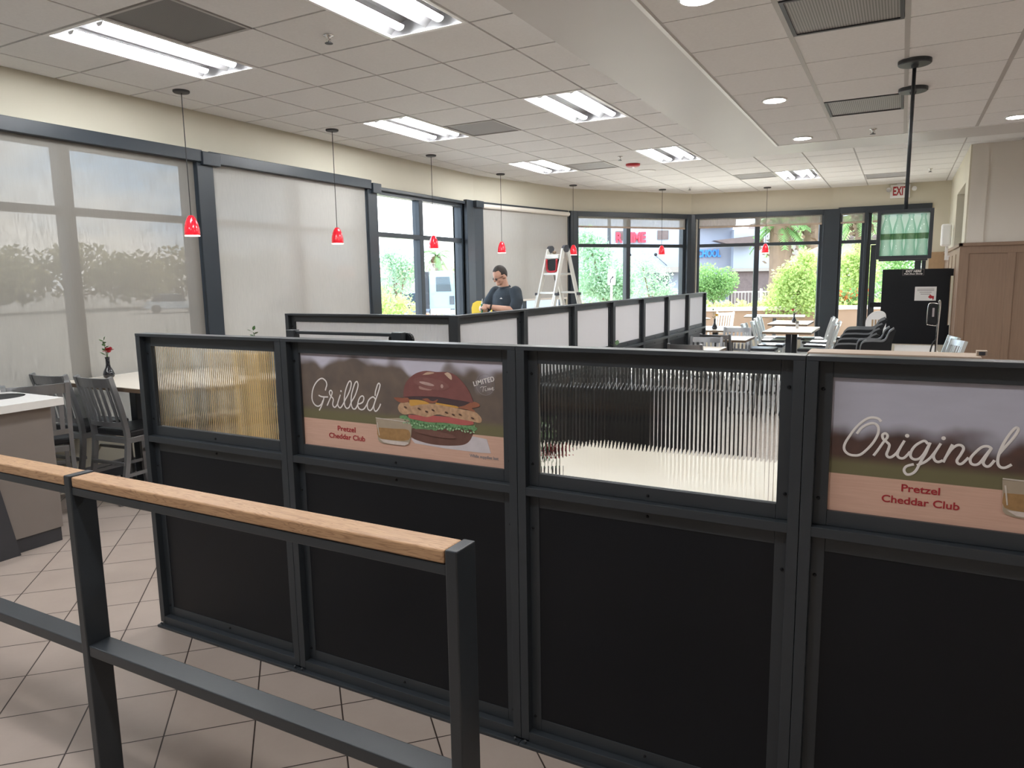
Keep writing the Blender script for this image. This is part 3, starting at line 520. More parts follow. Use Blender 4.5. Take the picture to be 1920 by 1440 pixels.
def divider(loc, rz, L, kind, lab, group=None, feet=True):
    t = thing('divider_panel', lab, 'divider', loc, rz, group or 'black metal divider panels'); po = .03; D = .06
    bm = BM()
    for x in (.0008, L - po - .0008): box(bm, x, x + po, 0, D, .02, TOP - .012, .0015)
    box(bm, .0008, L - .0008, -.001, D + .001, TOP - .013, TOP, .001); box(bm, po, L - po, .001, D, MID0, MID1, .0015); box(bm, po, L - po, .001, D, .012, .05, .0015)
    box(bm, .0005, L - .0005, -.02, D + .01, 0, .012, .002)
    for x in (.02, L - .02): lathe_y(bm, x, -.012, .02, .006)
    obj('outer_frame', bm, M['black_metal'], t)
    m_ = .034; bm = BM(); a0, a1 = po + .001, L - po - .001; y0, y1 = .028, .052; zt = TOP - .0135
    for z0, z1, sc in ((MID1 + .001, zt, 1), (.051, MID0 - .001, .9)):
        box(bm, a0, a0 + m_, y0, y1, z0, z1, .001); box(bm, a1 - m_, a1, y0, y1, z0, z1, .001); box(bm, a0 + m_ + .0006, a1 - m_ - .0006, y0, y1, z0, z0 + .042, .001); box(bm, a0 + m_ + .0006, a1 - m_ - .0006, y0, y1, z1 - .044, z1, .001)
    obj('inner_frame', bm, M['black_metal'], t)
    c = L / 2
    for x, z in ((c, MID1 + .018), (c, MID0 - .02), (a0 + .012, 1.3), (a1 - .012, 1.3), (a0 + .012, 1.0), (a1 - .012, 1.0), (a0 + .012, .78), (a1 - .012, .78), (a0 + .012, .1), (a1 - .012, .1), (c, .075)):
        if 'screw' not in SM:
            bm = BM(); lathe_y(bm, 0, 0, 0, .0055); q = obj('screw', bm, M['black_plastic'], t); SM['screw'] = q.data
        else: q = bpy.data.objects.new('screw', SM['screw']); C.objects.link(q); q.parent = t
        q.location = (x, y0 - .002, z)
    bm = BM(); box(bm, a0 + m_, a1 - m_, .0305, .045, .093, MID0 - .045); obj('lower_panel', bm, M['black_sheet'], t)
    u0, u1, z0, z1 = a0 + m_ + .0006, a1 - m_ - .0006, MID1 + .043, zt - .044
    if kind in ('flute', 'milk', 'soft'):
        bm = flute_bm(u1 - u0, z0, z1, .040, amp=.0007 if kind == 'soft' else .0013); p = obj('fluted_pane', bm, M[{'flute': 'flute', 'soft': 'flute_soft'}.get(kind, 'flute_milk')], t, (u0, 0, 0))
        p['label'] = 'ribbed clear pane' if kind != 'milk' else 'ribbed milky pane'; return t, p
    bm = BM(); box(bm, 0, u1 - u0, 0, .006, 0, z1 - z0); p = obj('poster', bm, M[kind], t, (u0, .038, z0)); return t, p
def poster_mat(name, wood_h, tree_h, skyc, treec, blob, warm):
    m, n, l, out = nm(name); p = n.new('ShaderNodeBsdfPrincipled'); l.new(p.outputs[0], out.inputs[0]); t = n.new('ShaderNodeTexCoord'); sp = n.new('ShaderNodeSeparateXYZ'); l.new(t.outputs['Object'], sp.inputs[0])
    z = sp.outputs[2]; v = t.outputs['Object']
    f = noise(n, l, v, blob, 2, .4); mpx = n.new('ShaderNodeMapping'); mpx.inputs['Scale'].default_value = (3, 1, 60); l.new(v, mpx.inputs['Vector']); fw = noise(n, l, mpx.outputs[0], 3, 4)
    mps = n.new('ShaderNodeMapping'); mps.inputs['Scale'].default_value = (3, 1, 9); l.new(v, mps.inputs['Vector']); fs = noise(n, l, mps.outputs[0], 2.5, 3)
    def ss(a, e0, e1):
        x = n.new('ShaderNodeMapRange'); x.interpolation_type = 'SMOOTHSTEP'; l.new(a, x.inputs[0]); x.inputs[1].default_value = e0; x.inputs[2].default_value = e1; return x.outputs[0]
    sky = mixrgb(n, l, fs, skyc, tuple(c * 1.25 for c in skyc)); f2 = noise(n, l, v, blob * 2.3, 2)
    tree = mixrgb(n, l, f2, treec, warm)
    edge = ss(mth(n, l, 'ADD', z, mth(n, l, 'MULTIPLY', mth(n, l, 'SUBTRACT', f, .5), tree_h[1])), tree_h[0] - .03, tree_h[0] + .03)
    c = mixrgb(n, l, edge, tree, sky); c = mixrgb(n, l, ss(z, wood_h + .055, wood_h + .025), c, (.17, .155, .085))
    w = mixrgb(n, l, fw, (.56, .34, .26), (.72, .48, .38)); c = mixrgb(n, l, ss(z, wood_h + .001, wood_h - .001), c, w)
    l.new(c, p.inputs['Base Color']); p.inputs['Roughness'].default_value = .32; p.inputs['Specular IOR Level'].default_value = .4; return m
M['poster_a'] = poster_mat('grilled_poster_print', .108, (.325, .46), (.50, .485, .57), (.085, .075, .075), 5.5, (.22, .165, .13))
M['poster_b'] = poster_mat('original_poster_print', .104, (.225, .16), (.43, .43, .51), (.045, .04, .04), 9, (.15, .075, .06))
XS = [-3.015, -2.12, -1.08, -.21, .83, 1.70]
FY = 2.02
d1, p1 = divider((XS[0], FY, 0), 0, XS[1] - XS[0], 'soft', 'leftmost front divider panel, its ribbed pane glowing orange')
d2, p2 = divider((XS[1], FY, 0), 0, XS[2] - XS[1], 'poster_a', 'front divider panel holding the burger poster')
d3, p3 = divider((XS[2], FY, 0), 0, XS[3] - XS[2], 'flute', 'front divider panel with clear ribbed pane showing a pale table behind')
d4, p4 = divider((XS[3], FY, 0), 0, XS[4] - XS[3], 'poster_b', 'rightmost front divider panel with the Original poster')
p2['label'] = 'printed burger poster with white script'; p4['label'] = 'printed poster with large white script word'
divider((XS[4], FY, 0), 0, XS[5] - XS[4], 'flute', 'front divider panel outside the right edge of the photo')
def meshed(o, parent):
    bpy.context.view_layer.update(); dg = bpy.context.evaluated_depsgraph_get(); me = bpy.data.meshes.new_from_object(o.evaluated_get(dg)); n_ = bpy.data.objects.new('x', me); C.objects.link(n_)
    n_.location = o.location; n_.rotation_euler = o.rotation_euler; n_.scale = o.scale; nm_ = o.name; bpy.data.objects.remove(o); n_.name = nm_; n_.parent = parent; return n_
def strokes(paths, r, parent, name, mt, y=-.0008, sc=1.0):
    cu = bpy.data.curves.new(name, 'CURVE'); cu.dimensions = '3D'; cu.bevel_depth = r; cu.bevel_resolution = 3; cu.use_fill_caps = True
    dots = [p for p in paths if len(p) == 2 and abs(p[0][0] - p[1][0]) + abs(p[0][1] - p[1][1]) < 8]; paths = [p for p in paths if p not in dots]
    if dots:
        bm = BM()
        for (a, b), _ in dots: prism(bm, [(a / 1000 + 1.45 * r * math.cos(k * PI / 9), b / 1000 + 1.45 * r * math.sin(k * PI / 9)) for k in range(18)], 'y', y - .0003, y)
        obj('script_dot', bm, mt, parent)
    for pth in paths:
        pts = crom([(a * sc / 1000, 0, b * sc / 1000) for a, b in pth], 5) if len(pth) > 2 else [Vector((a / 1000, 0, b / 1000)) for a, b in pth]
        s = cu.splines.new('POLY'); s.points.add(len(pts) - 1)
        for q, p in zip(s.points, pts): q.co = (*p, 1)
    cu.materials.append(mt); o = bpy.data.objects.new(name, cu); C.objects.link(o); o.location = (0, y, 0); o.scale = (1, .12, 1); return meshed(o, parent)
def text(body, parent, x, z, h, mt, y=-.0006, width=None, bold=.0, align='CENTER', rot=0.0, name='lettering', shear=0, base=None, ext=.0004, sp=1.0):
    cu = bpy.data.curves.new(name, 'FONT'); cu.body = body; cu.size = h / .69; cu.align_x = align; cu.extrude = ext; cu.offset = bold; cu.shear = shear; cu.space_character = sp; cu.materials.append(mt)
    o = bpy.data.objects.new(name, cu); C.objects.link(o); o.rotation_euler = Matrix.Rotation(PI / 2, 4, 'X').to_euler() if not rot else (Matrix.Rotation(-rot, 4, 'Y') @ Matrix.Rotation(PI / 2, 4, 'X')).to_euler()
    o.location = (x, y, z)
    if width:
        bpy.context.view_layer.update(); w = o.dimensions.x
        if w > 0: o.scale = (width / w, 1, 1)
    return meshed(o, parent)
strokes(GRILLED, .0028, p2, 'script_lettering', M['white_print']); strokes(ORIGINAL, .0034, p4, 'script_lettering', M['white_print'])
text('Pretzel', p2, .2175, .069, .019, M['red_print'], width=.088, bold=.0004); text('Cheddar Club', p2, .217, .038, .019, M['red_print'], width=.178, bold=.0004)
text('Pretzel', p4, .2165, .074, .0185, M['red_print'], width=.086, bold=.0004); text('Cheddar Club', p4, .2165, .0405, .0185, M['red_print'], width=.174, bold=.0004)
text('While supplies last', p2, .826, .0275, .010, M['grey_print'], width=.115, bold=.0003)
text('LIMITED', p2, .8335, .2875, .0160, M['white_print'], width=.084, rot=.27, bold=.0003, sp=1.12)
strokes([[(817, 272), (823, 276), (832, 276), (842, 278)], [(831, 276), (829, 267), (828, 259)], [(838, 272), (837, 264), (842, 264)], [(846, 264), (848, 273), (852, 266), (854, 274), (858, 267), (860, 274)], [(862, 270), (868, 273), (866, 277), (863, 271), (867, 267), (872, 270)]], .0008, p2, 'script_lettering', M['white_print'])
cu_ = [[(837 + 36 * math.cos(a * PI / 18), 284 + 36 * math.sin(a * PI / 18)) for a in range(37)]]
strokes(cu_, .0007, p2, 'badge_ring', M['grey_print'])
PC = dict(paper=(.62, .57, .60), bun_bottom=(.15, .075, .06), lettuce=(.16, .32, .15), tomato=(.46, .12, .11), chicken=(.50, .32, .20), bun_shade=(.075, .05, .055), cheese_l=(.62, .34, .08), cheese_r=(.62, .34, .08), bacon_l=(.30, .11, .07), bacon_m=(.30, .11, .07), bacon_r=(.33, .13, .08), bun_top=(.215, .085, .08), crack_a=(.55, .38, .28), crack_b=(.58, .42, .32), shine=(.42, .25, .22), shine_b=(.42, .25, .22), cup=(.40, .33, .25), sauce=(.36, .21, .09))
PV = dict(lettuce=(.75, 120), chicken=(.55, 60), bun_top=(.18, 25), bun_bottom=(.25, 25), sauce=(.3, 60))
def shrink(poly, f):
    cx = sum(p[0] for p in poly) / len(poly); cz = sum(p[1] for p in poly) / len(poly); return [(cx + (x - cx) * f, cz + (z - cz) * f) for x, z in poly]
def printed(parent, dx=0, keys=None, extra=None):
    y = -.0004
    for k in BURGER:
        if keys and k not in keys: continue
        v, sc = PV.get(k, (.12, 30)); poly = [(x / 1000 + dx, z / 1000) for x, z in BURGER[k]]
        pts = crom([(a, 0, b) for a, b in poly + [poly[0]]], 3)[:-1] if k not in ('paper',) else [Vector((a, 0, b)) for a, b in poly]
        bm = BM(); prism(bm, [(p.x, p.z) for p in pts], 'y', y - .0003, .0)
        kk = 'print_' + k.split('_a')[0].split('_b')[0].split('_l')[0].split('_m')[0].split('_r')[0]
        if kk not in M: M[kk] = mat(kk, PC[k], .4, 0, v, sc)
        names = dict(print_paper='printed_napkin', print_bun='printed_bun', print_cup='printed_sauce_cup', print_sauce='printed_sauce')
        if kk + k not in M: M[kk + k] = mat('ink_' + k, PC[k], .4, 0, v, sc)
        obj({'paper': 'printed_napkin', 'cup': 'printed_sauce_cup', 'sauce': 'printed_sauce', 'bun_top': 'printed_bun', 'bun_bottom': 'printed_bun', 'bun_shade': 'printed_bun_shade'}.get(k, 'printed_' + k.split('_')[0]), bm, M[kk + k], parent, smooth=False)
        y -= .00012
def inkpoly(parent, name, polys, col, y, dx=0):
    m_ = mat('ink_' + name, col, .4, 0, .2, 60); bm = BM()
    for poly in polys: prism(bm, [(a / 1000 + dx, b / 1000) for a, b in poly], 'y', y, y + .0002)
    return obj('printed_' + name, bm, m_, parent)
def ell(cx, cz, rx, rz, rot=0, n=18): 
    c, s_ = math.cos(rot), math.sin(rot); return [(cx + rx * math.cos(2 * PI * k / n) * c - rz * math.sin(2 * PI * k / n) * s_, cz + rx * math.cos(2 * PI * k / n) * s_ + rz * math.sin(2 * PI * k / n) * c) for k in range(n)]
def bb(k): 
    xs = [p[0] for p in BURGER[k]]; zs = [p[1] for p in BURGER[k]]; return min(xs), max(xs), min(zs), max(zs)
def details(parent, dx):
    R = random.Random(5); x0, x1, z0, z1 = bb('chicken'); w = x1 - x0
    inkpoly(parent, 'char_mark', [ell(x0 + w * f, z0 + (z1 - z0) * g, 7, 3.2, -.3, 9) for f, g in ((.10, .62), (.27, .60), (.44, .58), (.60, .50), (.76, .44), (.90, .28), (.36, .45), (.68, .40))], (.10, .055, .04), -.0036, dx)
    x0, x1, z0, z1 = bb('bun_top'); w, h = x1 - x0, z1 - z0
    inkpoly(parent, 'bun_sheen', [ell(x0 + w * .42, z0 + h * .56, w * .26, h * .20, -.1, 26)], (.24, .105, .098), -.00305, dx)
    inkpoly(parent, 'bun_gloss', [ell(x0 + w * .36, z0 + h * .55, w * .11, h * .055, -.15, 20), ell(x0 + w * .58, z0 + h * .50, w * .02, h * .07, 0, 12)], (.50, .34, .31), -.0038, dx)
    x0, x1, z0, z1 = bb('lettuce'); w, h = x1 - x0, z1 - z0
    inkpoly(parent, 'lettuce_frill', [ell(x0 + w * (.06 + .9 * k / 25), z0 + h * (.36 - .12 * k / 25 + .18 * R.random()), 5, 3, R.uniform(-1, 1), 8) for k in range(26)], (.36, .55, .33), -.0037, dx)
    inkpoly(parent, 'lettuce_fold', [ell(x0 + w * (.08 + .86 * k / 21), z0 + h * (.50 - .10 * k / 21 + .2 * R.random()), 4.5, 2, R.uniform(-1, 1), 8) for k in range(22)], (.06, .15, .06), -.00365, dx)
    x0, x1, z0, z1 = bb('bun_bottom'); w, h = x1 - x0, z1 - z0
    inkpoly(parent, 'bun_glow', [ell(x0 + w * .42, z0 + h * .58, w * .34, h * .16, -.06, 24)], (.18, .09, .074), -.0036, dx)
def cup_details(parent, dx):
    x0, x1, z0, z1 = bb('cup'); w, h = x1 - x0, z1 - z0
    inkpoly(parent, 'cup_base', [[(x0 + w * .09, z0 + h * .17), (x0 + w * .22, z0 + h * .05), (x0 + w * .5, z0 + h * .015), (x0 + w * .85, z0 + h * .02), (x0 + w * .96, z0 + h * .10), (x0 + w * .96, z0 + h * .155), (x0 + w * .5, z0 + h * .155)]], (.66, .58, .54), -.0036, dx)
    inkpoly(parent, 'cup_rim', [[(x0 + w * .0, z0 + h * .985), (x0 + w * .5, z0 + h * .965), (x0 + w * .98, z0 + h * .93), (x0 + w * .98, z0 + h * .90), (x0 + w * .5, z0 + h * .93), (x0 + w * .0, z0 + h * .95)], [(x0 + w * .03, z0 + h * .8), (x0 + w * .055, z0 + h * .8), (x0 + w * .10, z0 + h * .3), (x0 + w * .08, z0 + h * .3)]], (.62, .56, .50), -.0037, dx)
details(p2, 0); cup_details(p2, 0); details(p4, .024); cup_details(p4, .024)
printed(p2); printed(p4, dx=.024)
# second row: one run along X, one run away from the viewer along Y
divider((-3.84, 3.72, 0), 0, 1.43, 'milk', 'rear divider panel running left, ending in the corner post', 'far divider panels')
YS = [3.69 + .915 * k for k in range(8)]
for k in range(7):
    divider((-2.37, YS[k], 0), PI / 2, .915, 'milk', ('corner panel of the far divider run, at its near end', 'far divider panel, second from the corner, below the man', 'far divider panel, third from the corner, below the ladder', 'far divider panel, middle of the receding run', 'far divider panel, third from the far end', 'far divider panel, second from the far end', 'far divider panel at the far end, by the back tables')[k], 'far divider panels')
# ================================================================ QUEUE RAILING
t = thing('queue_railing', 'oak topped black steel queue railing in front of the divider', 'railing', (0, 0, 0))
RYF, RYB = 1.170, 1.245; ZT = 1.05
def post(x, parent):
    bm = BM(); box(bm, x, x + .029, RYF, RYB, 0.008, ZT + .002, .003); o = obj('post', bm, M['black_metal'], parent)
    bm = BM(); box(bm, x - .03, x + .07, RYF - .02, RYB + .02, 0, .008, .002); obj('base_plate', bm, M['black_metal'], o); return o
PX = (-3.50, -2.142, -.798)
for x in PX: post(x, t)
for a, b in ((PX[0] + .029, PX[1]), (PX[1] + .029, PX[2])):
    bm = BM(); box(bm, a + .006, b - .003, RYF + .002, RYB - .002, ZT - .030, ZT, .004); obj('handrail', bm, M['oak'], t, (0, 0, 0))['label'] = 'oak handrail board'
    bm = BM(); box(bm, a, b, RYF + .004, RYB - .004, ZT - .056, ZT - .0315, .003); obj('upper_bar', bm, M['black_metal'], t)
    bm = BM(); box(bm, a, b, RYF + .004, RYB - .004, .487, .522, .003); obj('lower_bar', bm, M['black_metal'], t)
# ================================================================ WASTE STATION
t = thing('waste_cabinet', 'taupe waste cabinet with white top and round drop hole', 'cabinet', (-4.60, 2.52, 0)); hx, hy, hr = -.40, -.14, .155
bm = BM(); box(bm, -.95, -.03, -1.2, -.02, .09, .872, .002); obj('body', bm, M['laminate'], t); bm = BM(); box(bm, -.95, -.04, -1.2, -.03, 0, .09); obj('toe_kick', bm, M['dark_base'], t)
bm = BM(); outer = []; inner = []
x0, x1, y0, y1 = -.97, .03, -1.25, .03; N = 48
for k in range(N):
    a = 2 * PI * k / N; c, s = math.cos(a), math.sin(a); inner.append((hx + hr * c, hy + hr * s))
    tx = ((x1 - hx) / c if c > 0 else (x0 - hx) / c) if abs(c) > 1e-6 else 1e9; ty = ((y1 - hy) / s if s > 0 else (y0 - hy) / s) if abs(s) > 1e-6 else 1e9
    q = min(tx, ty); outer.append((hx + q * c, hy + q * s))
for cx, cy in ((x0, y0), (x0, y1), (x1, y0), (x1, y1)):
    i = min(range(N), key=lambda k: (outer[k][0] - cx) ** 2 + (outer[k][1] - cy) ** 2); outer[i] = (cx, cy)
L4 = [[bm.verts.new((x, y, z)) for x, y in pts] for pts, z in ((outer, .92), (inner, .92), (inner, .874), (outer, .874))]
for a, b in ((0, 1), (1, 2), (2, 3), (3, 0)):
    for i in range(N): bm.faces.new((L4[a][i], L4[a][(i + 1) % N], L4[b][(i + 1) % N], L4[b][i]))
obj('worktop', bm, M['white_top'], t)
bm = BM(); lathe(bm, [(hr - .001, .918), (hr - .012, .918), (hr - .012, .70), (.02, .70)], 40, (hx, hy, 0)); obj('drop_chute', bm, M['rubber'], t)
bm = BM(); prism(bm, [(2.22, 0), (2.09, .78), (1.2, .78), (1.2, 0)], 'x', -4.628, -4.595); tag(obj('waste_flap', bm, M['dark_base']), 'dark tapered panel at the left edge, leaning on the taupe waste cabinet', 'panel')
# ================================================================ FURNITURE
def make_chair(kind, lab, loc, rz, group, sc=(1, 1, 1)):
    fm = M['chair_grey' if kind == 'grey' else 'chair_silver']; t = thing('slat_back_chair', lab, 'chair', loc, rz, group, sc); w = .185
    bm = BM(); box(bm, -.19, .19, .03, .42, .445, .487, .012); obj('seat', bm, M['cushion'], t)
    bm = BM(); box(bm, -.2, -.172, .0, .42, .405, .444, .003); box(bm, .172, .2, .0, .42, .405, .444, .003); box(bm, -.172, .172, .39, .42, .405, .444, .003); box(bm, -.172, .172, .0, .03, .405, .444, .003); obj('seat_frame', bm, fm, t)
    pr = crom([(-.085, 0), (-.02, .22), (.012, .43), (-.012, .60), (-.085, .86)], 5)
    for s in (-1, 1):
        bm = BM(); sweep(bm, [(s * w, p.x, p.y) for p in [Vector((q.x, q.y)) for q in pr]], .028, .036, (0, 1, 0)); obj('leg', bm, fm, t)
        bm = BM(); sweep(bm, crom([(s * w, .402, .444), (s * w, .405, .2), (s * w, .415, 0)], 4), .028, .030, (0, 1, 0)); obj('leg', bm, fm, t)
    def yat(z): return -.012 + (z - .60) * (-.073 / .26) if z > .6 else -.012 + (.6 - z) * .14
    bm = BM(); n = 10
    def rail(z0, z1, th):
        for k in range(n):
            xa, xb = -w + 2 * w * k / n, -w + 2 * w * (k + 1) / n
            def yy(x, z): return yat(z) - .032 * (1 - (x / w) ** 2)
            v = [bm.verts.new(p) for p in ((xa, yy(xa, z0) - th, z0), (xb, yy(xb, z0) - th, z0), (xb, yy(xb, z0) + th, z0), (xa, yy(xa, z0) + th, z0), (xa, yy(xa, z1) - th, z1), (xb, yy(xb, z1) - th, z1), (xb, yy(xb, z1) + th, z1), (xa, yy(xa, z1) + th, z1))]
            for f in ((3, 2, 1, 0), (4, 5, 6, 7), (0, 1, 5, 4), (2, 3, 7, 6)): bm.faces.new([v[i] for i in f])
    rail(.79, .852, .009); rail(.52, .552, .009)
    for k in range(6):
        x = -w + 2 * w * (k + .85) / 6.7; o_ = -.032 * (1 - (x / w) ** 2)
        sweep(bm, [(x, yat(.54) + o_, .54), (x, yat(.62) + o_, .62), (x, yat(.8) + o_, .80)], .028, .008, (0, 1, 0))
    obj('backrest', bm, fm, t)
    bm = BM(); box(bm, -w, w, .40, .42, .25, .272, .003); box(bm, -w, w, -.035, -.015, .26, .282, .003)
    for s in (-1, 1): bar(bm, (s * w, -.03, .19), (s * w, .41, .19), .018, .022)
    obj('stretcher', bm, fm, t); return t
G1 = 'grey slat back chairs at the window table'; G2 = 'dark slat back chairs along the far divider'; G3 = 'silver slat back chairs around the far tables'
ch = make_chair('grey', 'grey slat back chair nearest the front divider, at the window table', (-5.14, 3.17, 0), .06, G1, (.98, 1, 1.11))
dup(ch, 'grey slat back chair in the middle of the three at the window table', (-5.62, 3.12, 0), .10, G1)
dup(ch, 'grey slat back chair partly hidden behind the white waste cabinet top', (-5.20, 2.72, 0), 1.15, G1)
dup(ch, 'grey slat back chair on the far side of the window table', (-4.72, 4.12, 0), PI, G1)
for k, (x, y, rz, lab) in enumerate(((-2.10, 8.05, 0, 'dark slat back chair nearest along the far divider'), (-2.10, 8.92, PI, 'dark slat back chair second along the far divider'), (-2.10, 9.55, 0, 'dark slat back chair third along the far divider'), (-2.08, 10.75, PI, 'dark slat back chair farthest along the far divider'))): dup(ch, lab, (x, y, 0), rz, G2, (1, 1, 1))
cs = make_chair('silver', 'silver chair on the near left of the nearest far table', (-2.08, 11.75, 0), -PI / 2, G3)
for x, y, rz, lab in ((-2.06, 12.45, -PI / 2, 'silver chair on the far left of the nearest far table'), (-2.16, 13.35, -PI / 2, 'silver chair left of the table with the red flower'), (-2.22, 13.95, -PI / 2, 'silver chair in the far left row, next to the bay window'),
    (-.93, 11.85, PI / 2, 'silver chair on the near right of the nearest far table'), (-.92, 12.55, PI / 2, 'silver chair second on the right side of the far tables'), (-1.02, 13.25, PI / 2, 'silver chair third on the right side of the far tables'), (-1.12, 13.95, PI / 2, 'silver chair fourth on the right, against the dark window column'),
    (.52, 9.35, PI / 2 + .3, 'silver chair whose white lit back leans by the brown wall panel'), (.50, 9.85, PI / 2 + .2, 'silver chair behind the one by the brown wall panel')): dup(cs, lab, (x, y, 0), rz, G3)
def table(loc, w, d, h, lab, group, cols=((0, 0),), rz=0, top='table_top'):
    t = thing('dining_table', lab, 'table', loc, rz, group); bm = BM(); box(bm, -w / 2, w / 2, -d / 2, d / 2, h - .006, h, .002); obj('tabletop', bm, M[top], t)
    bm = BM(); box(bm, -w / 2 + .002, w / 2 - .002, -d / 2 + .002, d / 2 - .002, h - .034, h - .0062, .002); obj('table_edge', bm, M['edge'], t)
    for cx, cy in cols:
        bm = BM(); box(bm, cx - .04, cx + .04, cy - .04, cy + .04, .03, h - .034, .004); obj('column', bm, M['black_metal'], t)
        bm = BM(); bar(bm, (cx - .27, cy, .016), (cx + .27, cy, .016), .07, .03, bev=.004); bar(bm, (cx, cy - .27, .017), (cx, cy + .27, .017), .07, .03, bev=.004); obj('base', bm, M['black_metal'], t)
    return t
TG = 'pale dining tables'
table((-5.13, 3.56, 0), 1.24, .74, .87, 'pale table against the left window shade, with a red flower vase', TG, ((-.3, .05), (.3, .05)))
table((-5.0, 5.0, 0), 1.2, .7, .76, 'pale table hidden behind the front divider, by the second shade', TG, ((0, 0),))
table((-.93, 2.76, 0), 1.27, 1.20, .76, 'pale table right behind the clear ribbed pane', TG, ((-.4, 0), (.4, 0)))
table((-2.07, 8.48, 0), .52, .62, .76, 'small pale table nearest along the far divider', TG)
table((-2.05, 10.15, 0), .55, .70, .76, 'small pale table second along the far divider', TG)
table((-2.66, 12.0, 0), .78, 1.0, .76, 'pale table with a yellow flower vase beyond the far divider', TG)
table((-1.48, 12.05, 0), .70, 1.28, .76, 'pale two column table nearest among the far right tables', TG, ((0, -.35), (0, .35)))
table((-1.72, 13.85, 0), .66, 1.05, .76, 'pale table with a red flower vase by the bay window', TG, ((0, -.3), (0, .3)))
table((.18, 9.2, 0), .42, 1.0, .76, 'white topped table in front of the black exit screen', TG, ((0, 0),), top='white_top')
def vase(loc, lab, col, rz=0, sc=1.0, group='black bud vases with a flower'):
    t = thing('bud_vase', lab, 'vase', loc, rz, group, (sc,) * 3)
    bm = BM(); pr = [(.030, 0), (.041, .012), (.043, .03), (.036, .055), (.020, .085), (.0155, .11), (.0155, .15), (.019, .168)]; lathe(bm, pr + [(.0145, .168), (.011, .15), (.011, .1)], 28); obj('vase_body', bm, M['vase'], t, smooth=True)
    bm = BM(); tube(bm, crom([(0, 0, .10), (-.008, 0, .2), (-.03, .0, .29)], 4), .0028, 7); tube(bm, crom([(0, 0, .10), (.006, 0, .18), (.022, 0, .215)], 4), .003, 7); obj('stem', bm, M['leaf'], t, smooth=True)
    bm = BM(); R = random.Random(3)
    for k in range(34):
        a = R.random() * 2 * PI; el = R.random(); r = .012 + .024 * el; p = Vector((.03 + r * math.cos(a), r * math.sin(a), .215 + .022 * (1 - el)))
        u = Vector((-math.sin(a), math.cos(a), 0)) * .014; v = Vector((math.cos(a) * (.5 + .5 * el), math.sin(a) * (.5 + .5 * el), .9 - el)).normalized() * .016
        q = [bm.verts.new(p + x) for x in (-u * .5 - v * .4, u * .5 - v * .4, u + v * .5, v, -u + v * .5)]; bm.faces.new(q)
    ball(bm, (.03, 0, .222), .017, 2); obj('flower', bm, M[col], t)
    for k, (z, a, d) in enumerate(((.20, .5, 1), (.215, 2.6, 1), (.24, .3, 1), (.255, 2.9, 1), (.275, .2, 1), (.29, 2.7, 1), (.30, 1.5, .8), (.18, 2.2, 1.2))):
        bm = BM(); f = Vector((math.cos(a), .5 * math.sin(a * 2 + k), .45)).normalized(); s = f.cross(Vector((0, 0, 1))).normalized(); o = Vector((-.012 - .03 * max(0, (z - .2) / .1) * .6, 0, z)); n_ = s.cross(f)
        ln = .046 * d; q = [o, o + f * ln * .35 + s * .014, o + f * ln * .7 + s * .012 + n_ * .003, o + f * ln, o + f * ln * .7 - s * .012 + n_ * .003, o + f * ln * .35 - s * .014]; bm.faces.new([bm.verts.new(x) for x in q])
        obj('leaf', bm, M['leaf'], t)
    return t
va = vase((-5.60, 3.50, .87), 'black bud vase with red flower on the left window table', 'flower_red')
dup(va, 'black bud vase showing only green leaf tips above the front divider', (-5.23, 4.72, .76), .4, scale=(1.38,) * 3)
dup(va, 'black bud vase with red flower, blurred behind the clear ribbed pane', (-1.06, 2.22, .76), -.4, scale=(1.1,) * 3)
dup(va, 'black bud vase with red flower on the table by the bay window', (-1.66, 13.75, .76), 2.8)
va2 = vase((-2.62, 11.75, .76), 'black bud vase with yellow flower beyond the far divider', 'flower_yellow', .3)
dup(va2, 'black bud vase whose dark tip shows over the front divider mid photo', (-1.75, 4.9, .76), .3, scale=(1.2,) * 3)
table((-1.75, 4.9, 0), .7, .7, .76, 'pale table beside the corner panel, hidden by the front divider', TG)
bm = BM(); box(bm, -.025, .025, -.025, .025, 0, .11, .006); tag(obj('napkin_holder', bm, M['chrome'], None, (-1.45, 12.45, .76)), 'small chrome holder on the nearest of the far right tables', 'holder')
# booths behind the front divider
def booth(loc, w, lab, h=1.16):
    t = thing('booth_bench', lab, 'bench', loc, 0, 'honey wood booth benches'); bm = BM(); box(bm, 0, w, 0, .035, 0, h, .004); obj('back_panel', bm, M['orange_wood'], t)
    bm = BM(); box(bm, .02, w - .02, .036, .48, 0, .40, .004); obj('bench_box', bm, M['orange_wood'], t); bm = BM(); box(bm, .02, w - .02, .036, .50, .401, .47, .015); obj('seat', bm, M['cushion'], t); return t
booth((-3.96, 3.05, 0), .24, 'narrow honey wood booth upright glowing through the leftmost ribbed pane', 1.23)
booth((-3.50, 3.05, 0), .48, 'wide honey wood booth back glowing through the leftmost ribbed pane', 1.20)
t = thing('booth_bench', 'dark booth bench behind the table at the clear ribbed pane', 'bench', (-1.7, 3.62, 0), 0, 'dark booth benches'); bm = BM(); box(bm, 0, .85, 0, .05, 0, 1.02, .006); obj('back_panel', bm, M['black_sheet'], t); bm = BM(); box(bm, .02, .83, -.25, -.002, .38, .47, .015); obj('seat', bm, M['cushion'], t); bm = BM(); box(bm, .02, .83, -.22, -.002, 0.0, .379); obj('bench_box', bm, M['black_sheet'], t)
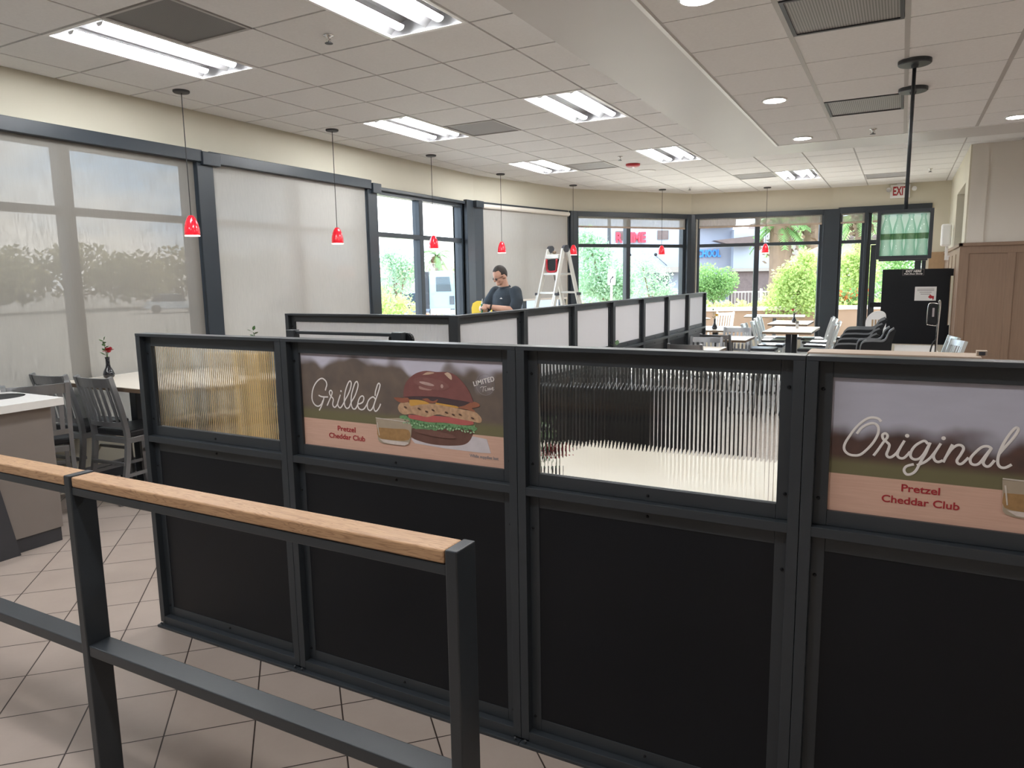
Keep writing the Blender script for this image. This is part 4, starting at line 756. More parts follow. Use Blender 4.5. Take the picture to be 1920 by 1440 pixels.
# low black rail frame and rounded seat back between the dividers
t = thing('rail_barrier', 'low black rail frame just above the burger poster panel', 'frame', (-2.87, 2.80, 0)); bm = BM(); box(bm, .05, .72, -.01, .01, 1.335, 1.352, .003); obj('top_rail', bm, M['black_metal'], t)
for x in (.0, .70): bm = BM(); box(bm, x, x + .06, -.02, .02, 0, 1.357, .003); obj('post', bm, M['black_metal'], t)
t = thing('high_back_stool', 'rounded black stool back peeking over the burger poster panel', 'stool', (-2.15, 2.83, 0)); bm = BM(); prism(bm, [(-.07, .95), (-.072, 1.33), (-.055, 1.355), (.055, 1.352), (.072, 1.33), (.08, .95)], 'y', -.01, .02); bmesh.ops.bevel(bm, geom=bm.edges[:], offset=.006, segments=2, affect='EDGES'); obj('backrest', bm, M['black_plastic'], t)
bm = BM(); lathe(bm, [(.17, .80), (.18, .83), (.16, .85), (.02, .86)], 28); obj('seat', bm, M['cushion'], t, (0, -.16, 0), smooth=True); bm = BM(); tube(bm, [(0, -.16, .03), (0, -.16, .81)], .03, 14); bar(bm, (0, -.14, .82), (0, .0, .97), .05, .012, (0, 1, 0)); obj('column', bm, M['chrome'], t, smooth=False); bm = BM(); lathe(bm, [(.2, 0), (.2, .012), (.05, .03)], 28); obj('base', bm, M['chrome'], t, (0, -.16, 0))
# half wall with tan ledge behind the rightmost panel
t = thing('half_wall', 'half wall with a tan ledge right behind the Original poster panel', 'half wall', (-.275, 2.78, 0)); bm = BM(); box(bm, .01, .50, .0, .10, 0, 1.30); obj('wall_body', bm, M['tan_wood'], t); bm = BM(); box(bm, -.01, .52, -.02, .12, 1.30, 1.327, .003); obj('ledge', bm, M['cap_tan'], t)
bm = BM(); box(bm, .0, .03, 0, .03, 0, .017); box(bm, .006, .024, -.002, .012, .003, .014, 0, 1); tag(obj('bracket', bm, [M['cap_tan'], M['dark_base']], None, (.232, 2.80, 1.327)), 'tiny square bracket at the right end of the tan ledge', 'bracket')
# ================================================================ EXIT SCREEN, SIGNS, KIOSK
t = thing('exit_screen', 'black screen panel lettered EXIT HERE in front of the glass door', 'screen', (-.25, 12.0, 0)); bm = BM(); box(bm, 0, .86, -.03, .03, .58, 1.665, .004); box(bm, .855, .895, -.028, .028, 1.56, 1.66); box(bm, .845, .885, -.028, .028, .70, .86); obj('board', bm, M['black_sheet'], t)
bm = BM(); box(bm, .0, .88, -.02, .02, .06, .579); obj('base_panel', bm, M['wall'], t); bm = BM(); box(bm, -.02, .9, -.12, .12, 0, .06); obj('foot', bm, M['dark_base'], t)
bm = BM(); box(bm, .26, .53, -.0325, -.0302, 1.575, 1.66); pl = obj('sign_plate', bm, M['black_plastic'], t); pl['label'] = 'small black sign with white letters'
bm = BM(); 
for a in ((.26, .53, 1.575, 1.578), (.26, .53, 1.657, 1.66), (.26, .263, 1.578, 1.657), (.527, .53, 1.578, 1.657)): box(bm, a[0], a[1], -.0335, -.0326, a[2], a[3])
obj('border', bm, M['grey_print'], pl)
text('EXIT HERE', pl, .395, 1.618, .03, M['white_print'], y=-.0335, width=.20, bold=.0015, shear=.15); text('Push Door Slowly', pl, .395, 1.588, .018, M['white_print'], y=-.0335, width=.235, bold=.001, shear=.15)
bm = BM(); box(bm, .43, .70, -.0325, -.0302, 1.21, 1.41); nt_ = obj('notice', bm, M['white'], t); nt_['label'] = 'white paper notice with a red arrow'
bm = BM()
for k, (w, z) in enumerate(((.21, 1.375), (.21, 1.355), (.15, 1.33), (.12, 1.305))): box(bm, .565 - w / 2, .565 + w / 2, -.0332, -.0326, z - .004, z + .004)
obj('print_lines', bm, M['grey_print'], nt_)
bm = BM(); prism(bm, [(.60, 1.26), (.625, 1.30), (.645, 1.28), (.675, 1.275), (.672, 1.235), (.66, 1.215), (.655, 1.245), (.625, 1.24)], 'y', -.0335, -.0326); obj('red_arrow', bm, M['red_metal'], nt_)
t = thing('card_kiosk', 'black card reader on a tall silver pole before the exit screen', 'kiosk', (.347, 8.5, 0)); bm = BM(); tube(bm, crom([(.0, 0, .02), (.0, 0, .6), (.004, 0, 1.0), (.012, 0, 1.28), (.0, 0, 1.325)], 5), .011, 12); obj('pole', bm, M['chrome'], t, smooth=True)
bm = BM(); prism(bm, [(-.085, 1.10), (-.075, 1.085), (-.01, 1.08), (-.006, 1.285), (-.06, 1.29), (-.082, 1.27)], 'y', -.02, .02); bmesh.ops.bevel(bm, geom=bm.edges[:], offset=.005, segments=2, affect='EDGES'); obj('reader', bm, M['black_plastic'], t)
bm = BM(); tube(bm, crom([(-.004, -.0, 1.29), (-.06, -.0, 1.297), (-.088, -.0, 1.272), (-.092, 0, 1.10), (-.076, -.0, 1.078), (-.008, 0, 1.07)], 5), .006, 8); obj('rim', bm, M['chrome'], t, smooth=True); bm = BM(); box(bm, -.052, -.034, -.0225, -.0202, 1.16, 1.25); obj('keypad', bm, M['grey_print'], t)
bm = BM(); tube(bm, crom([(-.005, .012, .92), (-.035, .02, .86), (-.045, .02, .7), (-.02, .02, .05)], 5), .008, 8); obj('cable', bm, M['rubber'], t, smooth=True); bm = BM(); lathe(bm, [(.15, 0), (.15, .012), (.03, .022)], 28); obj('base', bm, M['black_metal'], t)
# exit sign and emergency lights on the back wall
e0 = thing('exit_sign', 'EXIT sign with red letters above the glass door', 'sign', (fE[0].x, fE[0].y, 0), fE[1]); bm = BM(); box(bm, .93, 1.24, -.045, -.004, 2.935, 3.165, .004); box(bm, 1.03, 1.14, -.03, -.001, 3.165, 3.185); bd = obj('housing', bm, M['white'], e0); text('EXIT', bd, 1.085, 2.985, .145, M['red_print'], y=-.0455, width=.235, bold=.006)
for k, (x, lab) in enumerate(((.90, 'emergency spotlight left of the EXIT sign'), (1.30, 'emergency spotlight right of the EXIT sign'))):
    t = thing('emergency_light', lab, 'light', (fE[0].x, fE[0].y, 0), fE[1], 'emergency spotlights'); bm = BM(); m_ = Matrix.Translation((x, -.05, 3.08)) @ Matrix.Rotation(PI / 2, 4, 'X'); bmesh.ops.create_cone(bm, cap_ends=True, segments=20, radius1=.03, radius2=.05, depth=.06, matrix=m_); obj('lamp_head', bm, M['wall'], t); bm = BM(); bmesh.ops.create_cone(bm, cap_ends=True, segments=20, radius1=.04, radius2=.04, depth=.006, matrix=Matrix.Translation((x, -.083, 3.08)) @ Matrix.Rotation(PI / 2, 4, 'X')); obj('lens', bm, M['chrome'], t); bm = BM(); box(bm, x - .012, x + .012, -.03, -.0, 3.07, 3.12); obj('bracket', bm, M['wall'], t)
t = thing('wall_speaker', 'white rounded box on a bracket high by the right wall', 'speaker', (.60, 13.35, 0)); bm = BM(); box(bm, -.09, .05, -.09, .07, 2.02, 2.36, .025); obj('cabinet', bm, M['white'], t, smooth=False); bm = BM(); box(bm, -.02, .02, -.02, .02, 1.86, 2.03, .004); box(bm, -.02, .085, -.02, .02, 1.80, 1.87, .004); obj('bracket', bm, M['white'], t)
t = thing('wall_clock', 'round wall clock in the opening of the right wall', 'clock', (2.39, 13.3, 2.22), -PI / 2); bm = BM(); m_ = Matrix.Rotation(PI / 2, 4, 'X'); bmesh.ops.create_cone(bm, cap_ends=True, segments=28, radius1=.16, radius2=.15, depth=.03, matrix=m_); obj('rim', bm, M['rubber'], t); bm = BM(); bmesh.ops.create_cone(bm, cap_ends=True, segments=28, radius1=.135, radius2=.135, depth=.004, matrix=Matrix.Translation((0, -.017, 0)) @ m_); obj('dial', bm, M['white'], t); bm = BM(); bar(bm, (0, -.021, 0), (.05, -.021, .04), .008, .003, (0, 1, 0)); bar(bm, (0, -.021, 0), (-.03, -.021, .08), .006, .003, (0, 1, 0)); obj('hands', bm, M['rubber'], t)
# hanging glass bottle panels
def bottle_panel(y, lab):
    t = thing('bottle_glass_panel', lab, 'panel', (0, y, 0), 0, 'hanging bottle glass panels'); bm = BM(); a, z0, z1 = .168, 1.70, 2.03; d = .09
    for q in ((-a, -a + .022, z0, z1), (a - .022, a, z0, z1), (-a + .022, a - .022, z0, z0 + .022), (-a + .022, a - .022, z1 - .022, z1)): box(bm, q[0], q[1], -.01, d, q[2], q[3], .002)
    obj('frame', bm, M['black_metal'], t)
    bm = BM(); box(bm, -a + .022, a - .022, .078, .083, z0 + .022, z1 - .022); gp = obj('glass_sheet', bm, M['green_sheet'], t)
    pr = [(.0365, .0), (.0385, .006), (.0385, .03), (.034, .06), (.031, .085), (.036, .125), (.0385, .15), (.036, .175), (.026, .215), (.017, .245), (.0145, .262), (.018, .266), (.018, .276)]
    for k in range(4):
        bm = BM(); x = -.109 + k * .073
        lathe(bm, [(r * .93, z) for r, z in pr], 26, (x, .035, z0 + .0225)); obj('bottle_relief', bm, M['green_glass'], gp, smooth=True)
    bm = BM(); box(bm, -a + .023, a - .023, .0766, .0776, z0 + .135, z0 + .175); obj('band', bm, M['band_print'], gp)
    bm = BM(); tube(bm, [(0, .02, z1 - .004), (0, .02, HR - .03)], .012, 14); obj('pole', bm, M['black_metal'], t, smooth=True); bm = BM(); lathe(bm, [(.10, HR), (.10, HR - .022), (.094, HR - .028), (.024, HR - .03), (.02, HR - .045), (.012, HR - .05)], 32, (0, .02, 0)); obj('canopy', bm, M['black_metal'], t); return t
bottle_panel(5.63, 'hanging black frame with green glass bottles, nearest pole'); bottle_panel(6.44, 'second bottle glass panel hanging hidden behind the first, its pole canopy visible')
# black high chairs and booster
def hichair(loc, lab, rz=0):
    t = thing('high_chair', lab, 'high chair', loc, rz, 'stacked black plastic high chairs'); pr = crom([(-.27, .45, 0), (-.24, .62, 0), (-.215, .775, 0), (-.10, .80, 0), (.06, .80, 0), (.115, .83, 0), (.15, .89, 0), (.21, .925, 0)], 5)
    o = [(p.x, p.y) for p in pr]; i = [(p.x + .012, p.y - .022) for p in pr]
    for y in (-.17, .15):
        bm = BM(); prism(bm, o + [(.235, .915), (.19, .80), (.17, .45)], 'y', y, y + .02); obj('side_shell', bm, M['black_plastic'], t)
        bm = BM(); sweep(bm, [(a, y + .01, b + .006) for a, b in o], .028, .014, (0, 1, 0)); obj('arm_rim', bm, M['rim_plastic'], t)
    bm = BM(); box(bm, -.2, .17, -.15, .15, .52, .55, .005); box(bm, .15, .18, -.15, .15, .55, .86, .005); obj('seat_shell', bm, M['black_plastic'], t)
    for sx in (-.24, .17):
        for sy in (-.15, .14): bm = BM(); bar(bm, (sx, sy, .46), (sx * 1.15, sy * 1.1, 0), .03, .03); obj('leg', bm, M['black_plastic'], t)
    return t
h0 = hichair((-.42, 9.25, .0), 'lowest black high chair of the nested stack by the white table')
for k, lab in enumerate(('second black high chair of the nested stack', 'third black high chair of the nested stack', 'topmost black high chair of the nested stack')):
    c = dup(h0, lab, (-.40 + .022 * k, 9.45 + .19 * k, .045 + .045 * k), 0)
    for q in [x for x in c.children if x.name.startswith('leg')]: bpy.data.objects.remove(q)
dup(h0, 'single black high chair turned beside the nested stack', (-.21, 8.72, .0), .2, scale=(.72, .72, 1.10))
t = thing('booster_seat', 'white rounded booster seat standing behind the black high chairs', 'seat', (-.26, 10.4, 0)); bm = BM(); pr = crom([(-.11, .80, 0), (-.12, 1.0, 0), (-.06, 1.10, 0), (.03, 1.13, 0), (.10, 1.10, 0), (.115, 1.0, 0), (.115, .80, 0)], 5); prism(bm, [(p.x, p.y) for p in pr], 'y', -.03, .03); obj('backrest', bm, M['white'], t)
bm = BM()
for x in (-.05, -.015, .02, .055): box(bm, x, x + .02, -.032, -.0301, .93, 1.02, 0)
obj('slots', bm, M['tan_wood'], t); bm = BM(); box(bm, -.13, .13, -.30, .03, .76, .80, .01); obj('seat', bm, M['white'], t); bm = BM(); box(bm, -.13, .13, -.3, .03, 0, .76, .01); obj('stand', bm, M['black_plastic'], t)
# ================================================================ LADDER AND MAN
t = thing('folding_ladder', 'aluminium A frame ladder standing by the bay window', 'ladder', (-4.59, 10.0, 0), -.353); H = 2.10; SP = .285
def lp(sx, sy, z): return (sx * (.155 + .035 * (H - z) / H), sy * (.03 + SP * (H - z)), z)
for sy in (-1, 1):
    for sx in (-1, 1):
        bm = BM(); bar(bm, lp(sx, sy, .03), lp(sx, sy, H - .05), .028, .062, (0, 1, 0), .003)
        bar(bm, lp(sx * 1.17, sy, .03), lp(sx * 1.17, sy, 1.36), .022, .055, (0, 1, 0), .003); obj('rail', bm, M['alu'], t)
        bm = BM(); box(bm, -.02, .02, -.04, .04, 0, .05, .004); p = lp(sx * 1.08, sy, 0); obj('foot', bm, M['rubber'], t, p)
    for z in (.28, .56, .84, 1.12, 1.40, 1.68):
        bm = BM(); a, b = lp(-1, sy, z), lp(1, sy, z); bar(bm, a, b, .034, .03, bev=.004); obj('rung', bm, M['alu'], t)
    for sx in (-1, 1):
        bm = BM(); p = lp(sx * 1.2, sy, 1.38); bar(bm, (p[0] - .05, p[1], p[2]), (p[0] + .04, p[1], p[2]), .04, .04, bev=.006); obj('lock', bm, M['dark_base'], t)
for sx in (-1, 1):
    bm = BM(); tube(bm, [(sx * .13, 0, H - .05), (sx * .185, 0, H - .05)], .055, 18); obj('hinge', bm, M['dark_base'], t)
t = thing('tool_pouch', 'red trimmed black tool pouch hanging at the ladder top', 'pouch', (-4.62, 9.97, 1.70), -.353); bm = BM(); prism(bm, [(-.10, .20), (-.095, .05), (-.06, .02), (.06, .02), (.095, .05), (.10, .20)], 'y', -.075, .03); bmesh.ops.bevel(bm, geom=bm.edges[:], offset=.012, segments=2, affect='EDGES'); obj('pouch_body', bm, M['black_plastic'], t)
bm = BM(); tube(bm, crom([(-.105, -.078, .20), (-.10, -.078, .05), (-.06, -.078, .015), (.06, -.078, .015), (.10, -.078, .05), (.105, -.078, .20)], 5), .016, 10); obj('red_trim', bm, M['red_metal'], t, smooth=True)
bm = BM(); box(bm, -.14, .14, -.08, .05, .205, .27, .01); obj('tray', bm, M['alu'], t); bm = BM(); ball(bm, (.0, -.02, .30), .033, 2, (1, 1, .8)); obj('roll', bm, M['edge'], t, smooth=True)
bm = BM(); tube(bm, crom([(-.02, -.02, .02), (.0, -.02, -.08), (.01, .0, -.16)], 4), .006, 8); obj('strap', bm, M['rubber'], t)
t = thing('caution_board', 'yellow rounded plastic board left of the man', 'board', (-5.06, 8.7, 0)); bm = BM(); pr = [(-.16, 0), (-.115, 1.24), (-.09, 1.30), (-.03, 1.33), (.03, 1.33), (.09, 1.30), (.115, 1.24), (.16, 0)]; prism(bm, pr, 'y', -.012, .012); obj('front_leaf', bm, M['yellow'], t, rot=(.10, 0, 0), loc=(0, -.14, 0)); bm = BM(); prism(bm, pr, 'y', -.012, .012); obj('rear_leaf', bm, M['yellow'], t, rot=(-.10, 0, 0), loc=(0, .14, 0))
SKIN = mat('skin', (.56, .32, .23), .5, 0, .10, 20); HAIR = mat('short_dark_hair', (.035, .028, .024), .7, 0, .3, 120, bump=.4, bscale=300); SHIRT = mat('navy_shirt', (.025, .036, .048), .85, 0, .2, 14, bump=.2, bscale=60); PANTS = mat('dark_trousers', (.02, .022, .028), .85, 0, .2, 14)
def remesh(bm, name, mt, parent, vox, smooth=3):
    tmp = obj('tmp', bm, mt); md = tmp.modifiers.new('r', 'REMESH'); md.mode = 'VOXEL'; md.voxel_size = vox
    s = tmp.modifiers.new('s', 'SMOOTH'); s.iterations = smooth; s.factor = .5
    bpy.context.view_layer.update(); dg = bpy.context.evaluated_depsgraph_get(); me = bpy.data.meshes.new_from_object(tmp.evaluated_get(dg)); bpy.data.objects.remove(tmp)
    fin(me, True); o = bpy.data.objects.new(name, me); C.objects.link(o); o.parent = parent
    if not me.materials: me.materials.append(mt)
    return o
def limb(bm, pts, rad, seg=14):
    tube(bm, pts, rad, seg)
    for p, r in ((pts[0], rad[0]), (pts[-1], rad[-1])): ball(bm, p, r, 2)
man = thing('person', 'person in a dark t-shirt and glasses, head bowed, working with both hands', 'person', (-4.60, 8.35, 0), -.34)
ARML = [(.195, .005, 1.445), (.265, -.03, 1.33), (.275, -.10, 1.215)]; FORL = [(.275, -.10, 1.215), (.18, -.24, 1.235), (.065, -.335, 1.265)]
ARMR = [(-.195, .005, 1.445), (-.265, -.04, 1.33), (-.27, -.13, 1.215)]; FORR = [(-.27, -.13, 1.215), (-.17, -.26, 1.235), (-.075, -.345, 1.245)]
def torso(bm, k=1.0, low=.92):
    secs = [(low, .165, .115, .01), (1.0, .172, .125, .0), (1.10, .175, .135, -.01), (1.2, .182, .138, -.012), (1.32, .195, .130, -.005), (1.40, .195, .115, .0), (1.455, .165, .09, .008), (1.50, .09, .07, .005)]
    rings = [[bm.verts.new((a * k * math.cos(2 * PI * i / 24), oy + b * k * math.sin(2 * PI * i / 24), z)) for i in range(24)] for z, a, b, oy in secs]
    bm.faces.new(rings[0][::-1]); bm.faces.new(rings[-1])
    for p, q in zip(rings, rings[1:]):
        for i in range(24): bm.faces.new((p[i], p[(i + 1) % 24], q[(i + 1) % 24], q[i]))
bm = BM(); torso(bm, .95)
HM = Matrix.Translation((0, -.035, 1.575)) @ Matrix.Rotation(-.22, 4, 'Z') @ Matrix.Rotation(.42, 4, 'X')
def hp(x, y, z): return HM @ Vector((x, y, z))
limb(bm, [(0, .005, 1.46), (0, -.02, 1.53), hp(0, .005, .03)], [.068, .060, .058])
def hball(bm, c, r, sc): bmesh.ops.create_icosphere(bm, subdivisions=3, radius=r, matrix=HM @ Matrix.Translation(c) @ Matrix.Diagonal((*sc, 1)))
hball(bm, (0, .0, .115), .1, (.76, .96, 1.08)); hball(bm, (0, -.032, .045), .1, (.60, .62, .66)); hball(bm, (0, -.078, .008), .03, (1.1, .8, .8)); hball(bm, (0, -.07, .09), .03, (1.7, .8, .6))
hball(bm, (0, -.108, .068), .017, (.85, 1, 1)); hball(bm, (0, -.100, .085), .013, (.8, 1, 1.6)); hball(bm, (0, -.09, .034), .02, (1.3, .55, .35))
for s in (-1, 1): hball(bm, (s * .077, .012, .075), .026, (.35, .75, 1.15)); hball(bm, (s * .04, -.072, .06), .024, (1, .7, .8))
limb(bm, ARML, [.062, .056, .047]); limb(bm, FORL, [.047, .045, .029]); limb(bm, ARMR, [.062, .056, .047]); limb(bm, FORR, [.047, .045, .029])
for s in (-1, 1):
    limb(bm, [(s * .095, .0, .93), (s * .105, -.005, .70), (s * .11, .0, .49)], [.098, .082, .058]); limb(bm, [(s * .11, .0, .49), (s * .112, .02, .33), (s * .115, .02, .09)], [.056, .056, .038]); limb(bm, [(s * .115, .03, .045), (s * .12, -.06, .04), (s * .125, -.15, .03)], [.038, .036, .028])
def hand(bm, w, d, up, side):
    """palm along d, back of the hand towards up; the thumb leaves the side of the palm"""
    w, d, up = Vector(w), Vector(d).normalized(), Vector(up).normalized(); x = d.cross(up).normalized() * side; up = x.cross(d).normalized() * side
    pc = w + d * .045
    bmesh.ops.create_icosphere(bm, subdivisions=3, radius=.05, matrix=Matrix.Translation(pc) @ Matrix((x, d, up)).transposed().to_4x4() @ Matrix.Diagonal((.82, 1.0, .34, 1)))
    for k, (o_, ln) in enumerate(((-.030, .060), (-.010, .074), (.010, .078), (.030, .070))):
        a = w + d * .078 + x * o_; c1 = .45 + .05 * k; b = a + d * ln * .5 - up * ln * .18; c = b + d * ln * .22 - up * ln * .38; e_ = c - d * ln * .06 - up * ln * .30
        tube(bm, [a, b, c, e_], [.0095, .009, .0083, .007], 10); ball(bm, e_, .007, 2); ball(bm, a, .0098, 2)
    a = w + d * .022 + x * .032; b = a + x * .026 + d * .026 - up * .008; c = b + d * .030 - x * .006 - up * .012; tube(bm, [a, b, c], [.013, .011, .0085], 10); ball(bm, c, .0085, 2)
hand(bm, FORL[-1], (-.85, -.35, .12), (-.25, -.55, .8), -1); hand(bm, FORR[-1], (.60, -.45, .25), (-.55, -.55, .6), 1)
body = remesh(bm, 'body', SKIN, man, .0052, 2)
bm = BM(); torso(bm, 1.07, .86)
for A in (ARML, ARMR):
    d = (Vector(A[2]) - Vector(A[1])); limb(bm, [A[0], A[1], Vector(A[1]) + d * .72], [.082, .079, .076])
sh = remesh(bm, 't_shirt', SHIRT, man, .009, 3)
bm = BM(); bmesh.ops.create_cone(bm, cap_ends=False, segments=26, radius1=.082, radius2=.072, depth=.022, matrix=Matrix.Translation((0, -.006, 1.512)) @ Matrix.Rotation(.16, 4, 'X')); obj('collar', bm, SHIRT, sh)
bm = BM(); 
for q in (((.055, 1.362), (.085, 1.366), (.12, 1.362), (.085, 1.358)), ((.078, 1.366), (.088, 1.376), (.095, 1.366))): prism(bm, q, 'y', -.158, -.150)
obj('chest_logo', bm, M['white_print'], sh)
bm = BM(); torso(bm, 1.03, .86)
for v in [v for v in bm.verts if v.co.z > 1.02]: bm.verts.remove(v)
ball(bm, (0, 0, .95), .15, 3, (1.15, .85, .8))
for s in (-1, 1): limb(bm, [(s * .095, .0, .93), (s * .105, -.005, .70), (s * .11, .0, .49), (s * .114, .02, .10)], [.112, .098, .080, .072])
remesh(bm, 'trousers', PANTS, man, .011, 3)
for s in (-1, 1):
    bm = BM(); box(bm, s * .12 - .05, s * .12 + .05, -.20, .09, .0, .085, .025); obj('shoe', bm, M['rubber'], man)
bm = BM(); bmesh.ops.create_icosphere(bm, subdivisions=4, radius=.1, matrix=Matrix.Translation((0, .006, .122)) @ Matrix.Diagonal((.80, 1.0, 1.09, 1)))
for v in [v for v in bm.verts if v.co.z < .165 + (-v.co.y) * .12 - max(0, v.co.y + .01) * 1.7 and not (v.co.y > -.03 and v.co.z > .10 - max(0, v.co.y) * .9)]: bm.verts.remove(v)
bm.transform(HM); hr_ = obj('hair', bm, HAIR, man, smooth=True); sm_ = hr_.modifiers.new('t', 'SOLIDIFY'); sm_.thickness = .006
bm = BM()
for s in (-1, 1):
    bmesh.ops.create_icosphere(bm, subdivisions=2, radius=.024, matrix=HM @ Matrix.Translation((s * .034, -.098, .083)) @ Matrix.Diagonal((1.05, .22, .72, 1)))
    tube(bm, [hp(s * .058, -.092, .088), hp(s * .078, -.04, .088), hp(s * .081, .02, .084)], .0026, 8)
tube(bm, [hp(-.012, -.104, .088), hp(.012, -.104, .088)], .0028, 8); obj('glasses', bm, M['black_plastic'], man)
bm = BM(); d = (Vector(FORL[2]) - Vector(FORL[1])).normalized(); c = Vector(FORL[2]) - d * .022; bmesh.ops.create_cone(bm, cap_ends=False, segments=22, radius1=.036, radius2=.035, depth=.02, matrix=Matrix.Translation(c) @ d.to_track_quat('Z', 'Y').to_matrix().to_4x4()); ws = obj('wristwatch', bm, M['rubber'], man); m2 = ws.modifiers.new('t', 'SOLIDIFY'); m2.thickness = .004
w0 = Vector((-.012, -.40, 1.25)); mw = Matrix.Rotation(-.34, 3, 'Z'); g = mw @ w0 + Vector((-4.60, 8.35, 0))
t = thing('cartridge_tool', "slim white and green tool held in the man's hands", 'tool', g, -.34); bm = BM(); tube(bm, [(0, 0, -.14), (0, 0, .05)], .013, 14); obj('handle', bm, mat('green_plastic', (.05, .22, .14), .4), t); bm = BM(); tube(bm, [(0, 0, .051), (.004, 0, .075), (.016, 0, .115)], [.009, .006, .004], 12); obj('tip', bm, M['white'], t)
# ================================================================ OUTDOORS
GZ = -.5
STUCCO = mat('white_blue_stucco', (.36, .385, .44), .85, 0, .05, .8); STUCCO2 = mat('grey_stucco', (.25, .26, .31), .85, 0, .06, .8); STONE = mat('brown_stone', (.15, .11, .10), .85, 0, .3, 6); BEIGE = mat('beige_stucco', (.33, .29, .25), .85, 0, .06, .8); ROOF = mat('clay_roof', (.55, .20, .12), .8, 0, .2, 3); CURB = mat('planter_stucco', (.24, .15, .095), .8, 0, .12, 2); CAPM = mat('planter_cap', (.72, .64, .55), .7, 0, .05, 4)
BLUE = mat('blue_letter', (.04, .22, .80), .4, 0, .06, 5); REDL = mat('red_letter', (.72, .03, .06), .4, 0, .06, 5); CARW = mat('white_car_paint', (.72, .76, .78), .25, 0, .04, 2, coat=.5); DGL = mat('dark_car_glass', (.05, .07, .09), .1, 0, .1, 3); CARG = mat('grey_car_paint', (.25, .30, .36), .25, .3, .06, 2, coat=.5); TRUCKB = mat('pale_blue_truck_paint', (.27, .38, .44), .3, 0, .04, 2, coat=.4)
def leaves(bm, blobs, n, size, R, flat=.0):
    tot = sum(b[1] ** 2 for b in blobs)
    for c, r, sq in blobs:
        for _ in range(int(n * r * r / tot)):
            v = Vector((R.gauss(0, 1), R.gauss(0, 1), R.gauss(0, 1))).normalized() * (R.random() ** .4) * r; v.z *= sq; p = Vector(c) + v
            a = Vector((R.uniform(-1, 1), R.uniform(-1, 1), R.uniform(-.7, 1))).normalized(); b = a.cross(Vector((R.uniform(-1, 1), R.uniform(-1, 1), R.uniform(-1, 1)))).normalized(); s = size * R.uniform(.6, 1.3)
            q = [bm.verts.new(x) for x in (p, p + a * s * .5 + b * s * .28, p + a * s, p + a * s * .5 - b * s * .28)]; bm.faces.new(q)
def tree(name, loc, blobs, n, size, mt, lab, cat='tree', trunk=None, group=None, seed=1, extra=None):
    n = int(n * 1.25); size *= .68; R = random.Random(seed); t = thing(name, lab, cat, loc, 0, group); bm = BM(); leaves(bm, blobs, n, size, R); obj('foliage', bm, M[mt], t)
    if trunk:
        bm = BM(); r0, h = trunk; tube(bm, crom([(0, 0, 0), (.05 * h * .3, 0, h * .5), (0, 0, h)], 4), [r0 * (1 - .4 * k / 8) for k in range(9)], 9)
        for c, r, sq in blobs[:4]: tube(bm, crom([(0, 0, h * .8), (c[0] * .5, c[1] * .5, (h * .8 + c[2]) * .5), c], 3), r0 * .35, 6)
        obj('trunk', bm, M['bark'], t)
    if extra:
        bm = BM(); leaves(bm, [(c, r * .95, sq) for c, r, sq in blobs if c[2] > extra[2]], extra[0], size * 1.3, R); obj('blossom', bm, M[extra[1]], t)
    return t
def palm(loc, h, fr, lab, R=5, tr=.22, n=26, group='palm trees'):
    t = thing('palm_tree', lab, 'tree', loc, 0, group); rr = random.Random(R); bm = BM(); tube(bm, [(0, 0, 0), (.05, 0, h * .5), (0, 0, h)], [tr * 1.15, tr, tr * .95], 12); obj('trunk', bm, M['bark'], t); bm = BM()
    for k in range(n):
        a = 2 * PI * k / n + rr.uniform(-.1, .1); el = rr.uniform(-.5, 1.1); d = Vector((math.cos(a), math.sin(a), 0)); pts = []
        for j in range(7):
            u = j / 6; pts.append(Vector((0, 0, h)) + d * fr * u * math.cos(el * .6) + Vector((0, 0, fr * (math.sin(el) * u - .65 * u * u))))
        s = d.cross(Vector((0, 0, 1)))
        for j in range(6):
            p, q = pts[j], pts[j + 1]; tt = (q - p)
            for m_ in range(3):
                b0 = p + tt * (m_ / 3); w = fr * .22 * (1 - abs(j / 6 - .45))
                for sg in (-1, 1):
                    e_ = b0 + s * sg * w + tt.normalized() * w * .7 - Vector((0, 0, w * .35)); bm.faces.new([bm.verts.new(x) for x in (b0, b0 + tt * .3, e_)])
        tube(bm, pts, .015 * fr, 5)
    obj('fronds', bm, M['fol_mid'], t); bm = BM(); leaves(bm, [((0, 0, h - .35), tr * 2.2, 1.6)], 160, min(.28, tr * 1.6), rr); obj('dead_fronds', bm, M['bark'], t); return t
# planter with patio
t = thing('planter_wall', 'low brown planter wall with a pale cap beyond the patio tables', 'planter', (0, 0, 0)); bm = BM(); a, b = (-8.0, 17.6), (1.2, 22.0)
bar(bm, (*a, .34), (*b, .34), .3, .72, (0, 0, 1)); obj('wall_body', bm, CURB, t); bm = BM(); bar(bm, (*a, .745), (*b, .745), .40, .09, (0, 0, 1), .01); obj('cap', bm, CAPM, t)
bm = BM(); R = random.Random(8); 
for k in range(46): leaves(bm, [((-7.6 + k * .19, 18.15 + k * .19 * .478, .80), .22, .5)], 26, .16, R)
tag(obj('ground_cover', bm, M['fol_lime']), 'yellow green ground cover growing along the planter', 'plants', kind='stuff')
tree('shrub', (-2.35, 19.9, .3), [((0, 0, .9), .62, 1), ((-.4, 0, .65), .5, 1), ((.42, 0, .7), .5, 1), ((.1, 0, 1.35), .48, 1.1), ((.2, 0, 1.7), .28, 1), ((-.25, 0, 1.2), .4, 1)], 3600, .15, 'fol_lime', 'large lime green shrub beyond the window facing the palm trees', 'shrub', (.05, .6), 'shrubs outside', 3)
